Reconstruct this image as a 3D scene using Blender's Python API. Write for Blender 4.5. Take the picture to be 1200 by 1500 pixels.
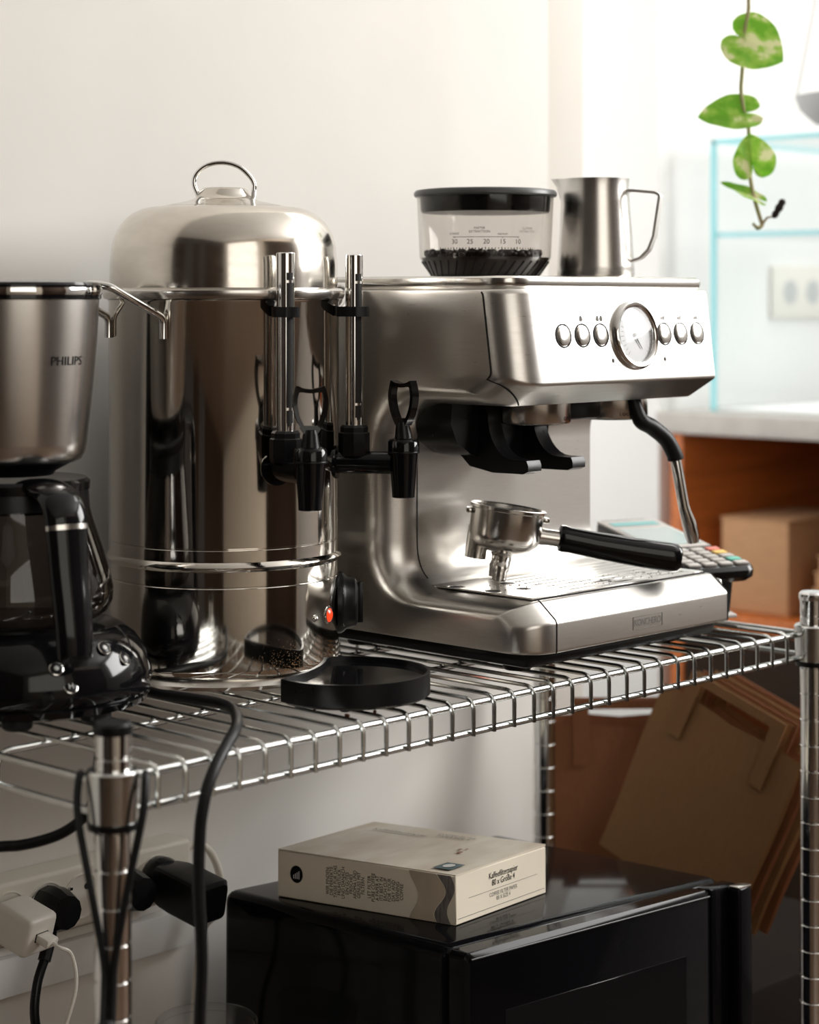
import bpy, bmesh, math, random
from mathutils import Vector, Matrix
from mathutils.geometry import tessellate_polygon
from math import pi, sin, cos, radians as R
random.seed(7)
S = bpy.context.scene
COL = S.collection
for o in list(bpy.data.objects): bpy.data.objects.remove(o)

# ------------------------------------------------------------------ camera, world, lights, exposure
SZ = .85                                   # height of the rack's top shelf rail above the floor
TH = .76634194                             # heading of the camera against the rack's long side
cam_d = bpy.data.cameras.new('camera'); cam = bpy.data.objects.new('camera', cam_d); COL.objects.link(cam)
cam.location = (-.911808, -1.127583, SZ + .330541)
cam.rotation_euler = (pi/2, 0, TH - pi/2)
cam_d.sensor_width = 36; cam_d.lens = 72; cam_d.shift_y = -(750-440)/1500
cam_d.clip_start = .05
cam_d.dof.use_dof = True; cam_d.dof.focus_distance = 1.76; cam_d.dof.aperture_fstop = 5.0
S.camera = cam
W = bpy.data.worlds.new('sky'); S.world = W; W.use_nodes = True
W.node_tree.nodes['Background'].inputs[0].default_value = (1.0, .97, .93, 1)
W.node_tree.nodes['Background'].inputs[1].default_value = .5
def area(name, loc, rot, sx, sy, power, color):
    l = bpy.data.lights.new(name, 'AREA'); l.shape = 'RECTANGLE'; l.size = sx; l.size_y = sy; l.energy = power; l.color = color
    o = bpy.data.objects.new(name, l); COL.objects.link(o); o.location = loc; o.rotation_euler = rot
    return o
# daylight through the two windows of the room
area('window_daylight_right', (2.575, -1.4, 2.08), (0, R(90), 0), 1.2, 1.7, 92, (1, .98, .955))
area('window_daylight_front', (-1.15, -2.975, 1.80), (R(90), 0, 0), 2.0, 1.6, 11, (1, .92, .80))
# added light brightening the pier and counter, in an unseen window also added
area('fill_light_far', (.985, 1.1, 1.5), (0, R(-90), 0), 1.6, .9, 6, (1, .99, .97))
area('fill_light_counter', (2.15, .2, 2.88), (0, 0, 0), .6, 1.4, 14, (1, .98, .95))   # unseen light added over the far counter to brighten the room beyond
S.view_settings.view_transform = 'Standard'; S.view_settings.look = 'None'
S.view_settings.exposure = .24; S.view_settings.gamma = 1; S.view_settings.use_curve_mapping = False
S.cycles.use_denoising = True; S.cycles.max_bounces = 12; S.cycles.glossy_bounces = 6; S.cycles.transparent_max_bounces = 16
S.cycles.caustics_reflective = False; S.cycles.caustics_refractive = False; S.cycles.sample_clamp_indirect = 6

# ------------------------------------------------------------------ materials
def mat(name, col, rough=.5, metal=0, var=0, vscale=40, stretch=(1,1,1), bump=0, rvar=0, coat=0, emit=None, estr=0, trans=0, ior=1.45, spec=None, col2=None, sss=0):
    m = bpy.data.materials.new(name); m.use_nodes = True
    nt = m.node_tree; N = nt.nodes; L = nt.links; b = N['Principled BSDF']
    b.inputs['Base Color'].default_value = (*col, 1); b.inputs['Roughness'].default_value = rough; b.inputs['Metallic'].default_value = metal
    b.inputs['Coat Weight'].default_value = coat; b.inputs['IOR'].default_value = ior
    if trans: b.inputs['Transmission Weight'].default_value = trans
    if spec is not None: b.inputs['Specular IOR Level'].default_value = spec
    if emit: b.inputs['Emission Color'].default_value = (*emit, 1); b.inputs['Emission Strength'].default_value = estr
    if sss: b.inputs['Subsurface Weight'].default_value = sss; b.inputs['Subsurface Radius'].default_value = (.01,.02,.005)
    if var or bump or rvar:
        tc = N.new('ShaderNodeTexCoord'); mp = N.new('ShaderNodeMapping'); mp.inputs['Scale'].default_value = stretch
        nz = N.new('ShaderNodeTexNoise'); nz.inputs['Scale'].default_value = vscale; nz.inputs['Detail'].default_value = 6
        L.new(tc.outputs['Object'], mp.inputs[0]); L.new(mp.outputs[0], nz.inputs[0])
        if var:
            mx = N.new('ShaderNodeMix'); mx.data_type = 'RGBA'
            c2 = col2 or tuple(max(0, c*(1-var)) for c in col)
            mx.inputs[6].default_value = (*col, 1); mx.inputs[7].default_value = (*c2, 1)
            rp = N.new('ShaderNodeValToRGB'); rp.color_ramp.elements[0].position = .35; rp.color_ramp.elements[1].position = .7
            L.new(nz.outputs[0], rp.inputs[0]); L.new(rp.outputs[0], mx.inputs[0]); L.new(mx.outputs[2], b.inputs['Base Color'])
        if rvar:
            mr = N.new('ShaderNodeMapRange'); mr.inputs[3].default_value = rough-rvar; mr.inputs[4].default_value = rough+rvar
            L.new(nz.outputs[0], mr.inputs[0]); L.new(mr.outputs[0], b.inputs['Roughness'])
        if bump:
            bp = N.new('ShaderNodeBump'); bp.inputs['Strength'].default_value = bump; bp.inputs['Distance'].default_value = .001
            L.new(nz.outputs[0], bp.inputs['Height']); L.new(bp.outputs[0], b.inputs['Normal'])
    return m
def thin_glass(name, tint, gloss=.06, refl=1.0):
    m = bpy.data.materials.new(name); m.use_nodes = True; nt = m.node_tree; N = nt.nodes; L = nt.links; N.clear()
    o = N.new('ShaderNodeOutputMaterial'); t = N.new('ShaderNodeBsdfTransparent'); g = N.new('ShaderNodeBsdfGlossy'); mx = N.new('ShaderNodeMixShader')
    f = N.new('ShaderNodeLayerWeight'); f.inputs[0].default_value = .5; pw = N.new('ShaderNodeMath'); pw.operation = 'POWER'; pw.inputs[1].default_value = 4; L.new(f.outputs['Facing'], pw.inputs[0])
    ml = N.new('ShaderNodeMath'); ml.operation = 'MULTIPLY_ADD'; ml.inputs[1].default_value = .6*refl; ml.inputs[2].default_value = .04*refl
    t.inputs[0].default_value = (*tint, 1); g.inputs['Roughness'].default_value = gloss
    L.new(pw.outputs[0], ml.inputs[0]); L.new(ml.outputs[0], mx.inputs[0]); L.new(t.outputs[0], mx.inputs[1]); L.new(g.outputs[0], mx.inputs[2]); L.new(mx.outputs[0], o.inputs[0])
    return m
M = {}
M['wall'] = mat('wall_paint', (.81, .785, .745), .75, var=.03, vscale=9, bump=.12)
M['white'] = mat('white_paint', (.88, .88, .87), .6, var=.02, vscale=6, bump=.05)
M['jamb'] = mat('beige_paint', (.62, .59, .54), .6, var=.03, vscale=8)
M['floor'] = mat('floor_wood', (.10, .062, .04), .4, var=.3, vscale=5)
M['ceil'] = mat('ceiling_paint', (.78, .77, .75), .8, var=.02)
M['darkwall'] = mat('dark_paint', (.028, .022, .018), .7, var=.1, vscale=4)
M['tanwall'] = mat('tan_paint', (.55, .47, .38), .7, var=.06, vscale=4)
M['brush'] = mat('brushed_steel', (.67, .65, .62), .30, 1, var=.06, vscale=60, stretch=(.6, 1, 14), rvar=.06)
M['brushv'] = mat('brushed_steel_round', (.70, .68, .65), .25, 1, var=.025, vscale=60, stretch=(1, 1, 14), rvar=.03)
M['steel'] = mat('satin_steel', (.66, .64, .61), .2, 1, var=.08, vscale=30, rvar=.06)
M['lidsteel'] = mat('worn_steel', (.70, .66, .60), .15, 1, var=.10, vscale=40, rvar=.08, stretch=(1,1,3))
M['chrome'] = mat('chrome', (.78, .78, .77), .07, 1, rvar=.03, vscale=60)
M['zinc'] = mat('zinc_wire', (.72, .74, .73), .17, 1, var=.12, vscale=50, rvar=.06)
M['ovenblack'] = mat('oven_black', (.004, .004, .005), .10, spec=.13, rvar=.03, vscale=20)
M['blackgloss'] = mat('black_gloss_plastic', (.005, .005, .006), .09, rvar=.03, vscale=20, spec=.38)
M['black'] = mat('black_plastic', (.007, .007, .008), .3, spec=.3, rvar=.08, vscale=60)
M['lidgrey'] = mat('grey_plastic', (.085, .09, .088), .35, rvar=.05, vscale=40)
M['traygloss'] = mat('tray_plastic', (.006, .006, .007), .045, spec=.75, rvar=.02, vscale=20)
M['rubber'] = mat('black_rubber', (.008, .008, .009), .42, spec=.3, rvar=.06, vscale=60)
M['seam'] = mat('dark_gap', (.012, .011, .010), .7)
M['ink'] = mat('dark_print', (.010, .010, .011), .8, spec=.05)
M['greyink'] = mat('grey_print', (.20, .19, .18), .7, spec=.1)
M['whiteink'] = mat('white_print', (.62, .62, .6), .6)
M['orangewood'] = mat('orange_wood', (.62, .17, .035), .42, var=.35, vscale=5, stretch=(1, 14, 14))
M['crate'] = mat('black_wood', (.010, .007, .005), .85, var=.3, vscale=6, spec=.1)
M['darkwood'] = mat('dark_wood', (.024, .012, .006), .7, spec=.2, var=.3, vscale=6, stretch=(1, 1, 8))
M['stone'] = mat('grey_stone', (.52, .49, .46), .4, var=.12, vscale=30)
M['card'] = mat('cardboard', (.52, .29, .15), .8, var=.12, vscale=30, stretch=(1, 1, 6))
M['kraft'] = mat('kraft_paper', (.27, .135, .05), .75, var=.14, vscale=60, stretch=(12, 12, 1), bump=.1)
M['kraft2'] = mat('kraft_paper_red', (.24, .09, .034), .75, var=.14, vscale=60, stretch=(12, 12, 1), bump=.1)
M['boxpaper'] = mat('cream_card', (.80, .73, .60), .55, var=.05, vscale=15)
M['whiteplastic'] = mat('white_plastic', (.82, .78, .71), .35, var=.04, vscale=20)
M['socketwhite'] = mat('socket_plastic', (.80, .75, .66), .4, var=.05, vscale=20)
M['bean'] = mat('coffee_bean', (.022, .012, .008), .4, var=.4, vscale=80)
M['grounds'] = mat('coffee_grounds', (.10, .035, .015), .9, var=.4, vscale=200)
M['hopperglass'] = thin_glass('smoked_plastic', (.80, .78, .76), .08)
M['carafeglass'] = thin_glass('carafe_glass', (.36, .33, .31), .03, 1.4)
M['caseglass'] = thin_glass('case_glass', (.985, .996, .998), .02, .8)
M['glassedge'] = mat('glass_edge', (.30, .72, .78), .15, emit=None)
M['tubglass'] = thin_glass('clear_tub', (.9, .9, .9), .15)
M['dial'] = mat('white_dial', (.52, .51, .52), .3)
M['redlamp'] = mat('red_lamp', (.6, .03, .01), .15, emit=(1, .08, .02), estr=.6)
M['greybowl'] = mat('grey_ceramic', (.48, .49, .49), .5)
M['soil'] = mat('bark', (.02, .012, .01), .9)
def leaf_mat():
    m = mat('variegated_leaf', (.16, .42, .035), .35, sss=.0)
    nt = m.node_tree; N = nt.nodes; L = nt.links; b = N['Principled BSDF']
    tc = N.new('ShaderNodeTexCoord'); mp = N.new('ShaderNodeMapping'); mp.inputs['Scale'].default_value = (60, 22, 60)
    nz = N.new('ShaderNodeTexNoise'); nz.inputs['Scale'].default_value = 1; nz.inputs['Detail'].default_value = 3
    rp = N.new('ShaderNodeValToRGB'); e = rp.color_ramp.elements
    e[0].position = .40; e[0].color = (.17, .46, .03, 1); e[1].position = .56; e[1].color = (.36, .62, .09, 1)
    k = rp.color_ramp.elements.new(.64); k.color = (.75, .78, .42, 1)
    L.new(tc.outputs['Object'], mp.inputs[0]); L.new(mp.outputs[0], nz.inputs[0]); L.new(nz.outputs[0], rp.inputs[0]); L.new(rp.outputs[0], b.inputs['Base Color'])
    tr = N.new('ShaderNodeBsdfTranslucent'); mx = N.new('ShaderNodeMixShader'); mx.inputs[0].default_value = .45
    L.new(rp.outputs[0], tr.inputs[0]); L.new(b.outputs[0], mx.inputs[1]); L.new(tr.outputs[0], mx.inputs[2]); L.new(mx.outputs[0], N['Material Output'].inputs[0])
    return m
M['leaf'] = leaf_mat()
M['stem'] = mat('vine_stem', (.34, .36, .13), .5, var=.4, vscale=60, col2=(.45, .36, .22))
def urn_mat():                                             # polished urn steel with dried coffee specks low on the wall
    m = mat('urn_steel', (.70, .67, .62), .085, 1, rvar=.04, vscale=25, stretch=(1, 1, .4))
    nt = m.node_tree; N = nt.nodes; L = nt.links; b = N['Principled BSDF']
    tc = N.new('ShaderNodeTexCoord'); nz = N.new('ShaderNodeTexNoise'); nz.inputs['Scale'].default_value = 850; nz.inputs['Detail'].default_value = 3
    sp = N.new('ShaderNodeSeparateXYZ'); mr = N.new('ShaderNodeMapRange'); mr.inputs[1].default_value = .025; mr.inputs[2].default_value = .075; mr.inputs[3].default_value = .06; mr.inputs[4].default_value = -.22
    ad = N.new('ShaderNodeMath'); rp = N.new('ShaderNodeValToRGB'); rp.color_ramp.elements[0].position = .655; rp.color_ramp.elements[1].position = .69
    nz2 = N.new('ShaderNodeTexNoise'); nz2.inputs['Scale'].default_value = 14; ad2 = N.new('ShaderNodeMath'); m3 = N.new('ShaderNodeMapRange'); m3.inputs[3].default_value = -.25; m3.inputs[4].default_value = .18
    mxx = N.new('ShaderNodeMapRange'); mxx.inputs[1].default_value = .0; mxx.inputs[2].default_value = .04; mxx.inputs[3].default_value = -.2; mxx.inputs[4].default_value = 0; ad3 = N.new('ShaderNodeMath'); L.new(sp.outputs[0], mxx.inputs[0])
    L.new(tc.outputs['Object'], nz.inputs[0]); L.new(tc.outputs['Object'], nz2.inputs[0]); L.new(tc.outputs['Object'], sp.inputs[0]); L.new(sp.outputs[2], mr.inputs[0])
    L.new(nz2.outputs[0], m3.inputs[0]); L.new(m3.outputs[0], ad2.inputs[0]); L.new(mr.outputs[0], ad2.inputs[1])
    L.new(nz.outputs[0], ad.inputs[0]); L.new(ad2.outputs[0], ad3.inputs[0]); L.new(mxx.outputs[0], ad3.inputs[1]); L.new(ad3.outputs[0], ad.inputs[1]); L.new(ad.outputs[0], rp.inputs[0])
    mx = N.new('ShaderNodeMix'); mx.data_type = 'RGBA'; mx.inputs[6].default_value = (.70, .67, .62, 1); mx.inputs[7].default_value = (.24, .13, .05, 1)
    mm = N.new('ShaderNodeMix'); mm.inputs[2].default_value = 1.0; mm.inputs[3].default_value = 0.0
    L.new(rp.outputs[0], mx.inputs[0]); L.new(mx.outputs[2], b.inputs['Base Color']); L.new(rp.outputs[0], mm.inputs[0]); L.new(mm.outputs[0], b.inputs['Metallic'])
    return m
M['urn'] = urn_mat()

# ------------------------------------------------------------------ helpers
def thing(name, label, cat, loc=(0, 0, 0), rotz=0, group=None, rot=None):
    o = bpy.data.objects.new(name, None); COL.objects.link(o); o.empty_display_size = .02
    o.location = loc; o.rotation_euler = rot or (0, 0, rotz)
    o['label'] = label; o['category'] = cat
    if group: o['group'] = group
    return o
def tag(o, label, cat, group=None):
    o['label'] = label; o['category'] = cat
    if group: o['group'] = group
    return o
def finish(bm, name, ang=38):
    bmesh.ops.remove_doubles(bm, verts=bm.verts, dist=1e-6)
    bmesh.ops.recalc_face_normals(bm, faces=bm.faces)
    for f in bm.faces: f.smooth = True
    a = R(ang)
    for e in bm.edges:
        if len(e.link_faces) == 2: e.smooth = e.calc_face_angle(0) < a
        else: e.smooth = False
    me = bpy.data.meshes.new(name); bm.to_mesh(me); bm.free(); return me
def obj(name, bm, m, parent=None, label=None, kind=None, ang=38, loc=None, rot=None):
    me = finish(bm, name, ang) if isinstance(bm, bmesh.types.BMesh) else bm
    if m is not None and not me.materials: me.materials.append(M[m] if isinstance(m, str) else m)
    o = bpy.data.objects.new(name, me); COL.objects.link(o)
    if parent is not None: o.parent = parent
    if loc is not None: o.location = loc
    if rot is not None: o.rotation_euler = rot
    if label: o['label'] = label
    if kind: o['kind'] = kind
    return o
def B(): return bmesh.new()
def box(bm, x0, x1, y0, y1, z0, z1, bev=0, seg=2, mtx=None):
    r = bmesh.ops.create_cube(bm, size=1); vs = r['verts']
    for v in vs: v.co = Vector((x0+(v.co.x+.5)*(x1-x0), y0+(v.co.y+.5)*(y1-y0), z0+(v.co.z+.5)*(z1-z0)))
    if bev:
        es = list({e for v in vs for e in v.link_edges})
        rr = bmesh.ops.bevel(bm, geom=es, offset=bev, segments=seg, profile=.5, affect='EDGES')
        vs = list({v for f in rr['faces'] for v in f.verts} | {v for v in vs if v.is_valid})
    if mtx is not None: bmesh.ops.transform(bm, matrix=mtx, verts=vs)
    return bm
def loft(bm, rings, closed_u=True, cap0=True, cap1=True, closed_v=False):
    V = [[bm.verts.new(p) for p in r] for r in rings]; n = len(V[0])
    for i in range(len(V) - (0 if closed_v else 1)):
        a, b = V[i], V[(i+1) % len(V)]
        for j in range(n if closed_u else n-1):
            k = (j+1) % n
            try: bm.faces.new((a[j], a[k], b[k], b[j]))
            except ValueError: pass
    if not closed_v:
        if cap0 and closed_u: bm.faces.new(list(reversed(V[0])))
        if cap1 and closed_u: bm.faces.new(V[-1])
    return V
def lathe(bm, prof, n=48, mtx=None, sx=1, sy=1, cap0=True, cap1=True, a0=0, a1=None):
    full = a1 is None; m = n if full else n+1; sp = 2*pi if full else a1-a0
    rings = []
    for r, z in prof:
        ring = []
        for i in range(m):
            a = a0 + sp*i/n; p = Vector((max(r, 1e-5)*cos(a)*sx, max(r, 1e-5)*sin(a)*sy, z)); ring.append(mtx @ p if mtx else p)
        rings.append(ring)
    loft(bm, rings, closed_u=full, cap0=cap0, cap1=cap1); return bm
def frames(pts, closed=False):
    T = []
    n = len(pts)
    for i in range(n):
        a = pts[i-1] if (i or closed) else pts[i]; b = pts[(i+1) % n] if (i < n-1 or closed) else pts[i]
        d = b-a; T.append(d.normalized() if d.length > 1e-9 else Vector((0, 0, 1)))
    t = T[0]; u = t.orthogonal().normalized(); F = []
    for i in range(n):
        if i:
            q = T[i-1].rotation_difference(T[i]); u = q @ u; u = (u - T[i]*u.dot(T[i])).normalized()
        F.append((T[i], u, T[i].cross(u)))
    return F
def tube(bm, pts, r, n=10, closed=False, flat=1):
    pts = [Vector(p) for p in pts]; F = frames(pts, closed); rings = []
    for i, (p, (t, u, v)) in enumerate(zip(pts, F)):
        rr = r[i] if isinstance(r, (list, tuple)) else r
        rings.append([p + u*rr*cos(2*pi*k/n) + v*rr*flat*sin(2*pi*k/n) for k in range(n)])
    loft(bm, rings, closed_v=closed); return bm
def strap(bm, pts, w, t, side):                          # flat bar swept along pts; side = direction of its width
    pts = [Vector(p) for p in pts]; side = Vector(side).normalized(); rings = []
    for i, p in enumerate(pts):
        a = pts[max(i-1, 0)]; b = pts[min(i+1, len(pts)-1)]; tn = (b-a).normalized(); nn = tn.cross(side).normalized()
        ww = w[i] if isinstance(w, (list, tuple)) else w
        rings.append([p+side*ww/2+nn*t/2, p-side*ww/2+nn*t/2, p-side*ww/2-nn*t/2, p+side*ww/2-nn*t/2])
    loft(bm, rings); return bm
def smooth(pts, k=8):
    P = [Vector(p) for p in pts]; out = []
    for i in range(len(P)-1):
        p0, p1, p2, p3 = P[max(i-1, 0)], P[i], P[i+1], P[min(i+2, len(P)-1)]
        for j in range(k):
            t = j/k; out.append(.5*((2*p1)+(p2-p0)*t+(2*p0-5*p1+4*p2-p3)*t*t+(3*p1-p0-3*p2+p3)*t**3))
    out.append(P[-1]); return out
def fillet(pts, r, k=5, closed=False):                   # polyline with rounded corners, r one value or one per point
    P = [Vector(p) for p in pts]; n = len(P); out = []
    for i in range(n):
        rr = r[i] if isinstance(r, (list, tuple)) else r
        if (not closed and i in (0, n-1)) or rr <= 0: out.append(P[i].copy()); continue
        a = P[i-1]-P[i]; b = P[(i+1) % n]-P[i]; an = a.angle(b)
        d = min(rr/math.tan(an/2), a.length*.49, b.length*.49) if an > .01 else 0
        s, e = P[i]+a.normalized()*d, P[i]+b.normalized()*d
        for j in range(k+1):
            t = j/k; out.append(s*(1-t)**2 + P[i]*2*t*(1-t) + e*t*t)
    return out
def prism(bm, poly, d0, d1, axis='y', bev=0):             # polygon in the two other axes, extruded along axis
    f = {'y': lambda a, b, d: Vector((a, d, b)), 'x': lambda a, b, d: Vector((d, a, b)), 'z': lambda a, b, d: Vector((a, b, d))}[axis]
    loft(bm, [[f(a, b, d0) for a, b in poly], [f(a, b, d1) for a, b in poly]]); return bm
def ell(cx, cy, rx, ry, n=32, a0=0): return [(cx+rx*cos(a0+2*pi*i/n), cy+ry*sin(a0+2*pi*i/n)) for i in range(n)]
_font = None
def lettering(name, s, size, fn, m, parent, align='CENTER', label=None, sx=1, space=1.0, lines=1.0):
    c = bpy.data.curves.new(name, 'FONT'); c.body = s; c.size = size; c.align_x = align; c.align_y = 'CENTER'; c.resolution_u = 3; c.space_character = space; c.space_line = lines
    t = bpy.data.objects.new(name, c); COL.objects.link(t)
    dg = bpy.context.evaluated_depsgraph_get(); me = bpy.data.meshes.new_from_object(t.evaluated_get(dg)); bpy.data.objects.remove(t); bpy.data.curves.remove(c)
    for v in me.vertices: v.co = fn(v.co.x*sx, v.co.y)
    me.name = name; me.materials.clear()
    return obj(name, me, m, parent, label)
def along(p, q): return Vector(p).lerp(Vector(q), .5)
def axis_mtx(origin, z, x=None):
    z = Vector(z).normalized(); x = Vector(x) if x else z.orthogonal(); x = (x - z*x.dot(z)).normalized(); y = z.cross(x)
    m = Matrix((x, y, z)).transposed().to_4x4(); m.translation = Vector(origin); return m
def struct(name, bm, m):
    return obj(name, bm, m, kind='structure')
DR = Vector((.6935, -.7205, 0))           # along the aisle
DF = Vector((.7205, .6935, 0))            # away from the aisle

# ------------------------------------------------------------------ room
b = B(); box(b, -2.7, 2.75, -3.15, 1.8, -.05, 0); struct('floor', b, 'floor')
b = B(); box(b, -2.7, 2.75, -3.15, 1.8, 2.9, 2.95); struct('ceiling', b, 'ceil')
b = B(); box(b, -2.6, .9063, .40, .52, 0, 2.9); struct('wall_back', b, 'wall')
b = B(); box(b, -2.7, -2.6, -3.1, .52, 0, 2.9); struct('wall_left', b, 'darkwall')
for i, (y0, y1) in enumerate(((-2.95, -1.45), (-1.05, -.75), (-.25, .2))): b = B(); box(b, -2.598, -2.56, y0, y1, 0, 2.3, .01); struct('door_%d' % (i+2), b, 'darkwood')  # unseen dark panels added for dark bands in the urn's reflection
b = B()                                                   # wall with a window opening, opposite the rack
for x0, x1, z0, z1 in ((-2.7, -2.2, 0, 2.9), (-.1, 2.7, 0, 2.9), (-2.2, -.1, 0, .95), (-2.2, -.1, 2.65, 2.9)): box(b, x0, x1, -3.1, -3.0, z0, z1)
struct('wall_front', b, 'tanwall')
b = B()
for y0, y1, z0, z1 in ((-3.1, -2.65, 0, 2.9), (-.55, 1.8, 0, 2.9), (-2.65, -.55, 0, 1.44), (-2.65, -.55, 2.72, 2.9)): box(b, 2.6, 2.7, y0, y1, z0, z1)
struct('wall_right', b, 'white')
b = B(); box(b, .5, 2.7, 1.7, 1.8, 0, 2.9); struct('wall_far', b, 'white')
b = B(); box(b, .912, 1.002, .425, .46, 0, 2.9, .002); struct('trim_1', b, 'jamb')
b = B(); box(b, 1.763, 2.6, .885, 1.7, 0, 2.9, .003); struct('wall_pier', b, 'white')
def window(name, horiz, c0, c1, z0, z1, p):
    b = B(); t = .05
    def bx(a0, a1, u0, u1):
        if horiz: box(b, a0, a1, p-.06, p, u0, u1, .004)
        else: box(b, p, p+.06, a0, a1, u0, u1, .004)
    bx(c0, c0+t, z0, z1); bx(c1-t, c1, z0, z1); bx(c0+t, c1-t, z0, z0+t); bx(c0+t, c1-t, z1-t, z1); m_ = (c0+c1)/2; bx(m_-.02, m_+.02, z0+t, z1-t)
    return struct(name, b, 'white')
window('window_1', False, -2.65, -.55, 1.44, 2.72, 2.62)
window('window_2', True, -2.2, -.1, .95, 2.65, -3.02)
b = B(); box(b, .32, 2.45, -2.998, -2.95, 0, 2.6, .01); struct('door_1', b, 'darkwood')  # unseen brown panel added to darken part of the urn's reflection
b = B()
for y0, y1, z0, z1 in ((.52, .62, 0, 2.9), (1.58, 1.7, 0, 2.9), (.62, 1.58, 0, .65), (.62, 1.58, 2.35, 2.9)): box(b, .84, .96, y0, y1, z0, z1)
struct('wall_side', b, 'white')
window('added_window', False, .62, 1.58, .65, 2.35, .89)  # frame of the unseen window added to light the pier
# low cable ledge on the back wall under the power strip
b = B(); box(b, -1.2, .366, .385, .3995, SZ-.2871, SZ-.2518, .002); struct('trim_2', b, 'white')
b = B(); box(b, -1.2, .30, .391, .3998, SZ-.2518, SZ-.243, .002); struct('trim_3', b, 'wall')

# ------------------------------------------------------------------ wire shelving rack
rack = thing('wire_shelving_rack', 'chrome wire shelving rack carrying the coffee machines', 'shelving rack', (0, 0, 0))
PX0, PX1, PY0, PY1 = -.042, .828, -.008, .340
def post(x, y):
    b = B(); pr = [(.0127, .012)]; z = .03; top = SZ+.036
    while z < top-.012:
        pr += [(.0127, z-.0011), (.0119, z-.0004), (.0119, z+.0004), (.0127, z+.0011)]; z += .0254
    pr += [(.0127, top)]
    lathe(b, pr, 24); o = obj('post', b, 'chrome', rack, loc=(x, y, 0))
    b = B(); lathe(b, [(.0135, top-.002), (.0139, top), (.0139, top+.004), (.012, top+.006)], 24); obj('post_cap', b, 'black' if x < 0 else 'chrome', o)
    b = B(); lathe(b, [(.018, 0), (.018, .008), (.008, .012), (.008, .016)], 20); obj('foot', b, 'black', o)
    return o
for x in (PX0, PX1):
    for y in (PY0, PY1): post(x, y)
def shelf(z, sleeve_first=None):
    def rail(pts, r=.0029): b = B(); tube(b, pts, r, 10); return obj('rail', b, 'zinc', rack)
    for y in (0, .332):
        rail([(PX0+.012, y, z), (PX1-.012, y, z)]); rail([(PX0+.012, y, z-.0235), (PX1-.012, y, z-.0235)])
    for x in (PX0, PX1+.006):
        rail([(x, .004, z-.002), (x, .328, z-.002)]); rail([(x, .004, z-.0235), (x, .328, z-.0235)])
    for y in (.128, .235):                               # long stiffeners under the cross wires, bent down at both ends
        rail(fillet([(PX0, y, z-.026), (PX0, y, z), (PX1+.006, y, z), (PX1+.006, y, z-.026)], .014), .0027)
    b = B(); pth = fillet([(0, -.0047, -.0255), (0, -.0047, .0046), (0, .3367, .0046), (0, .3367, -.0255)], .010, 6)
    tube(b, pth, .0018, 8); me = finish(b, 'cross_wire'); me.materials.append(M['zinc'])
    for n in range(32): obj('cross_wire', me, None, rack, loc=(n*.0254, 0, z))
    for x in (PX0, PX1):
        for y in (PY0, PY1):
            b = B(); lathe(b, [(.0132, -.026), (.0168, -.026), (.0184, .008), (.0172, .0095), (.0132, .0095)], 28, cap0=False, cap1=False); o = obj('corner_collar', b, 'zinc', rack, loc=(x, y, z))
            b = B(); lathe(b, [(.0130, -.031), (.0172, -.031), (.0178, -.026), (.0130, -.026)], 24, cap0=False, cap1=False); obj('sleeve_clip', b, 'black', o)
shelf(SZ)
LZ = .335
shelf(LZ)

# elastic cord looped over the near post
lp = thing('cord_loop', 'dark cord loop hanging in a V from the collar of the near post', 'cord', (PX0, PY0, SZ))
def lp_at(l, d, z): return DR*l + DF*d + Vector((0, 0, z))
for s in (-1, 1):
    b = B(); tube(b, smooth([lp_at(s*.0220, .004, .006), lp_at(s*.0230, -.003, .001), lp_at(s*.0220, -.0120, -.02), lp_at(s*.013, -.0165, -.065), lp_at(s*.004, -.0165, -.115), lp_at(s*.0030, -.0185, -.135), lp_at(s*.003, -.0255, -.160)], 6), .0028, 8); obj('strand', b, 'rubber', lp)
b = B(); tube(b, [lp_at(0, -.026, -.154), lp_at(0, -.028, -.158), lp_at(0, -.030, -.172), lp_at(0, -.030, -.24)], [.004, .009, .014, .015], 12); obj('handle', b, 'rubber', lp)

# ------------------------------------------------------------------ drip filter coffee maker
cm = thing('filter_coffee_maker', 'black filter coffee maker with brushed steel filter basket at the left edge', 'coffee maker', (.036, .2235, SZ), math.atan2(DR.y, DR.x))
EX = .012
def base_ring(k, z, n=56):
    return [Vector((EX+ (k*.112-EX if cos(a) > 0 else k*.122)*cos(a), k*.094*sin(a), z)) for a in (2*pi*i/n for i in range(n))]
b = B(); loft(b, [base_ring(*q) for q in ((.86, .0125), (.955, .0155), (.985, .021), (.965, .0225), (.99, .025), (1.0, .032), (.99, .042), (.95, .055), (.88, .066), (.80, .073), (.74, .076))]); obj('base', b, 'blackgloss', cm)
for x, y in ((.075, -.045), (.075, .045), (-.05, -.06), (-.05, .06), (.02, -.075)):
    b = B(); lathe(b, [(.010, .0069), (.012, .009), (.012, .016)], 16, Matrix.Translation((x, y, 0))); obj('foot', b, 'rubber', cm)
b = B(); lathe(b, [(.064, .074), (.064, .078), (.06, .079)], 40); obj('hot_plate', b, 'black', cm)
b = B(); box(b, -.122, -.086, -.060, .060, .05, .34, .015, 3); obj('water_tank', b, 'black', cm)
b = B(); lathe(b, [(.052, .2035), (.056, .2055), (.059, .211), (.0605, .219), (.0650, .262), (.0684, .300), (.0700, .331)], 64); obj('filter_basket', b, 'brushv', cm, 'brushed steel filter basket')
b = B(); lathe(b, [(.0700, .331), (.0716, .332), (.0716, .3425), (.070, .3445), (.06, .346)], 64); lid = obj('basket_lid', b, 'blackgloss', cm)
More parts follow.
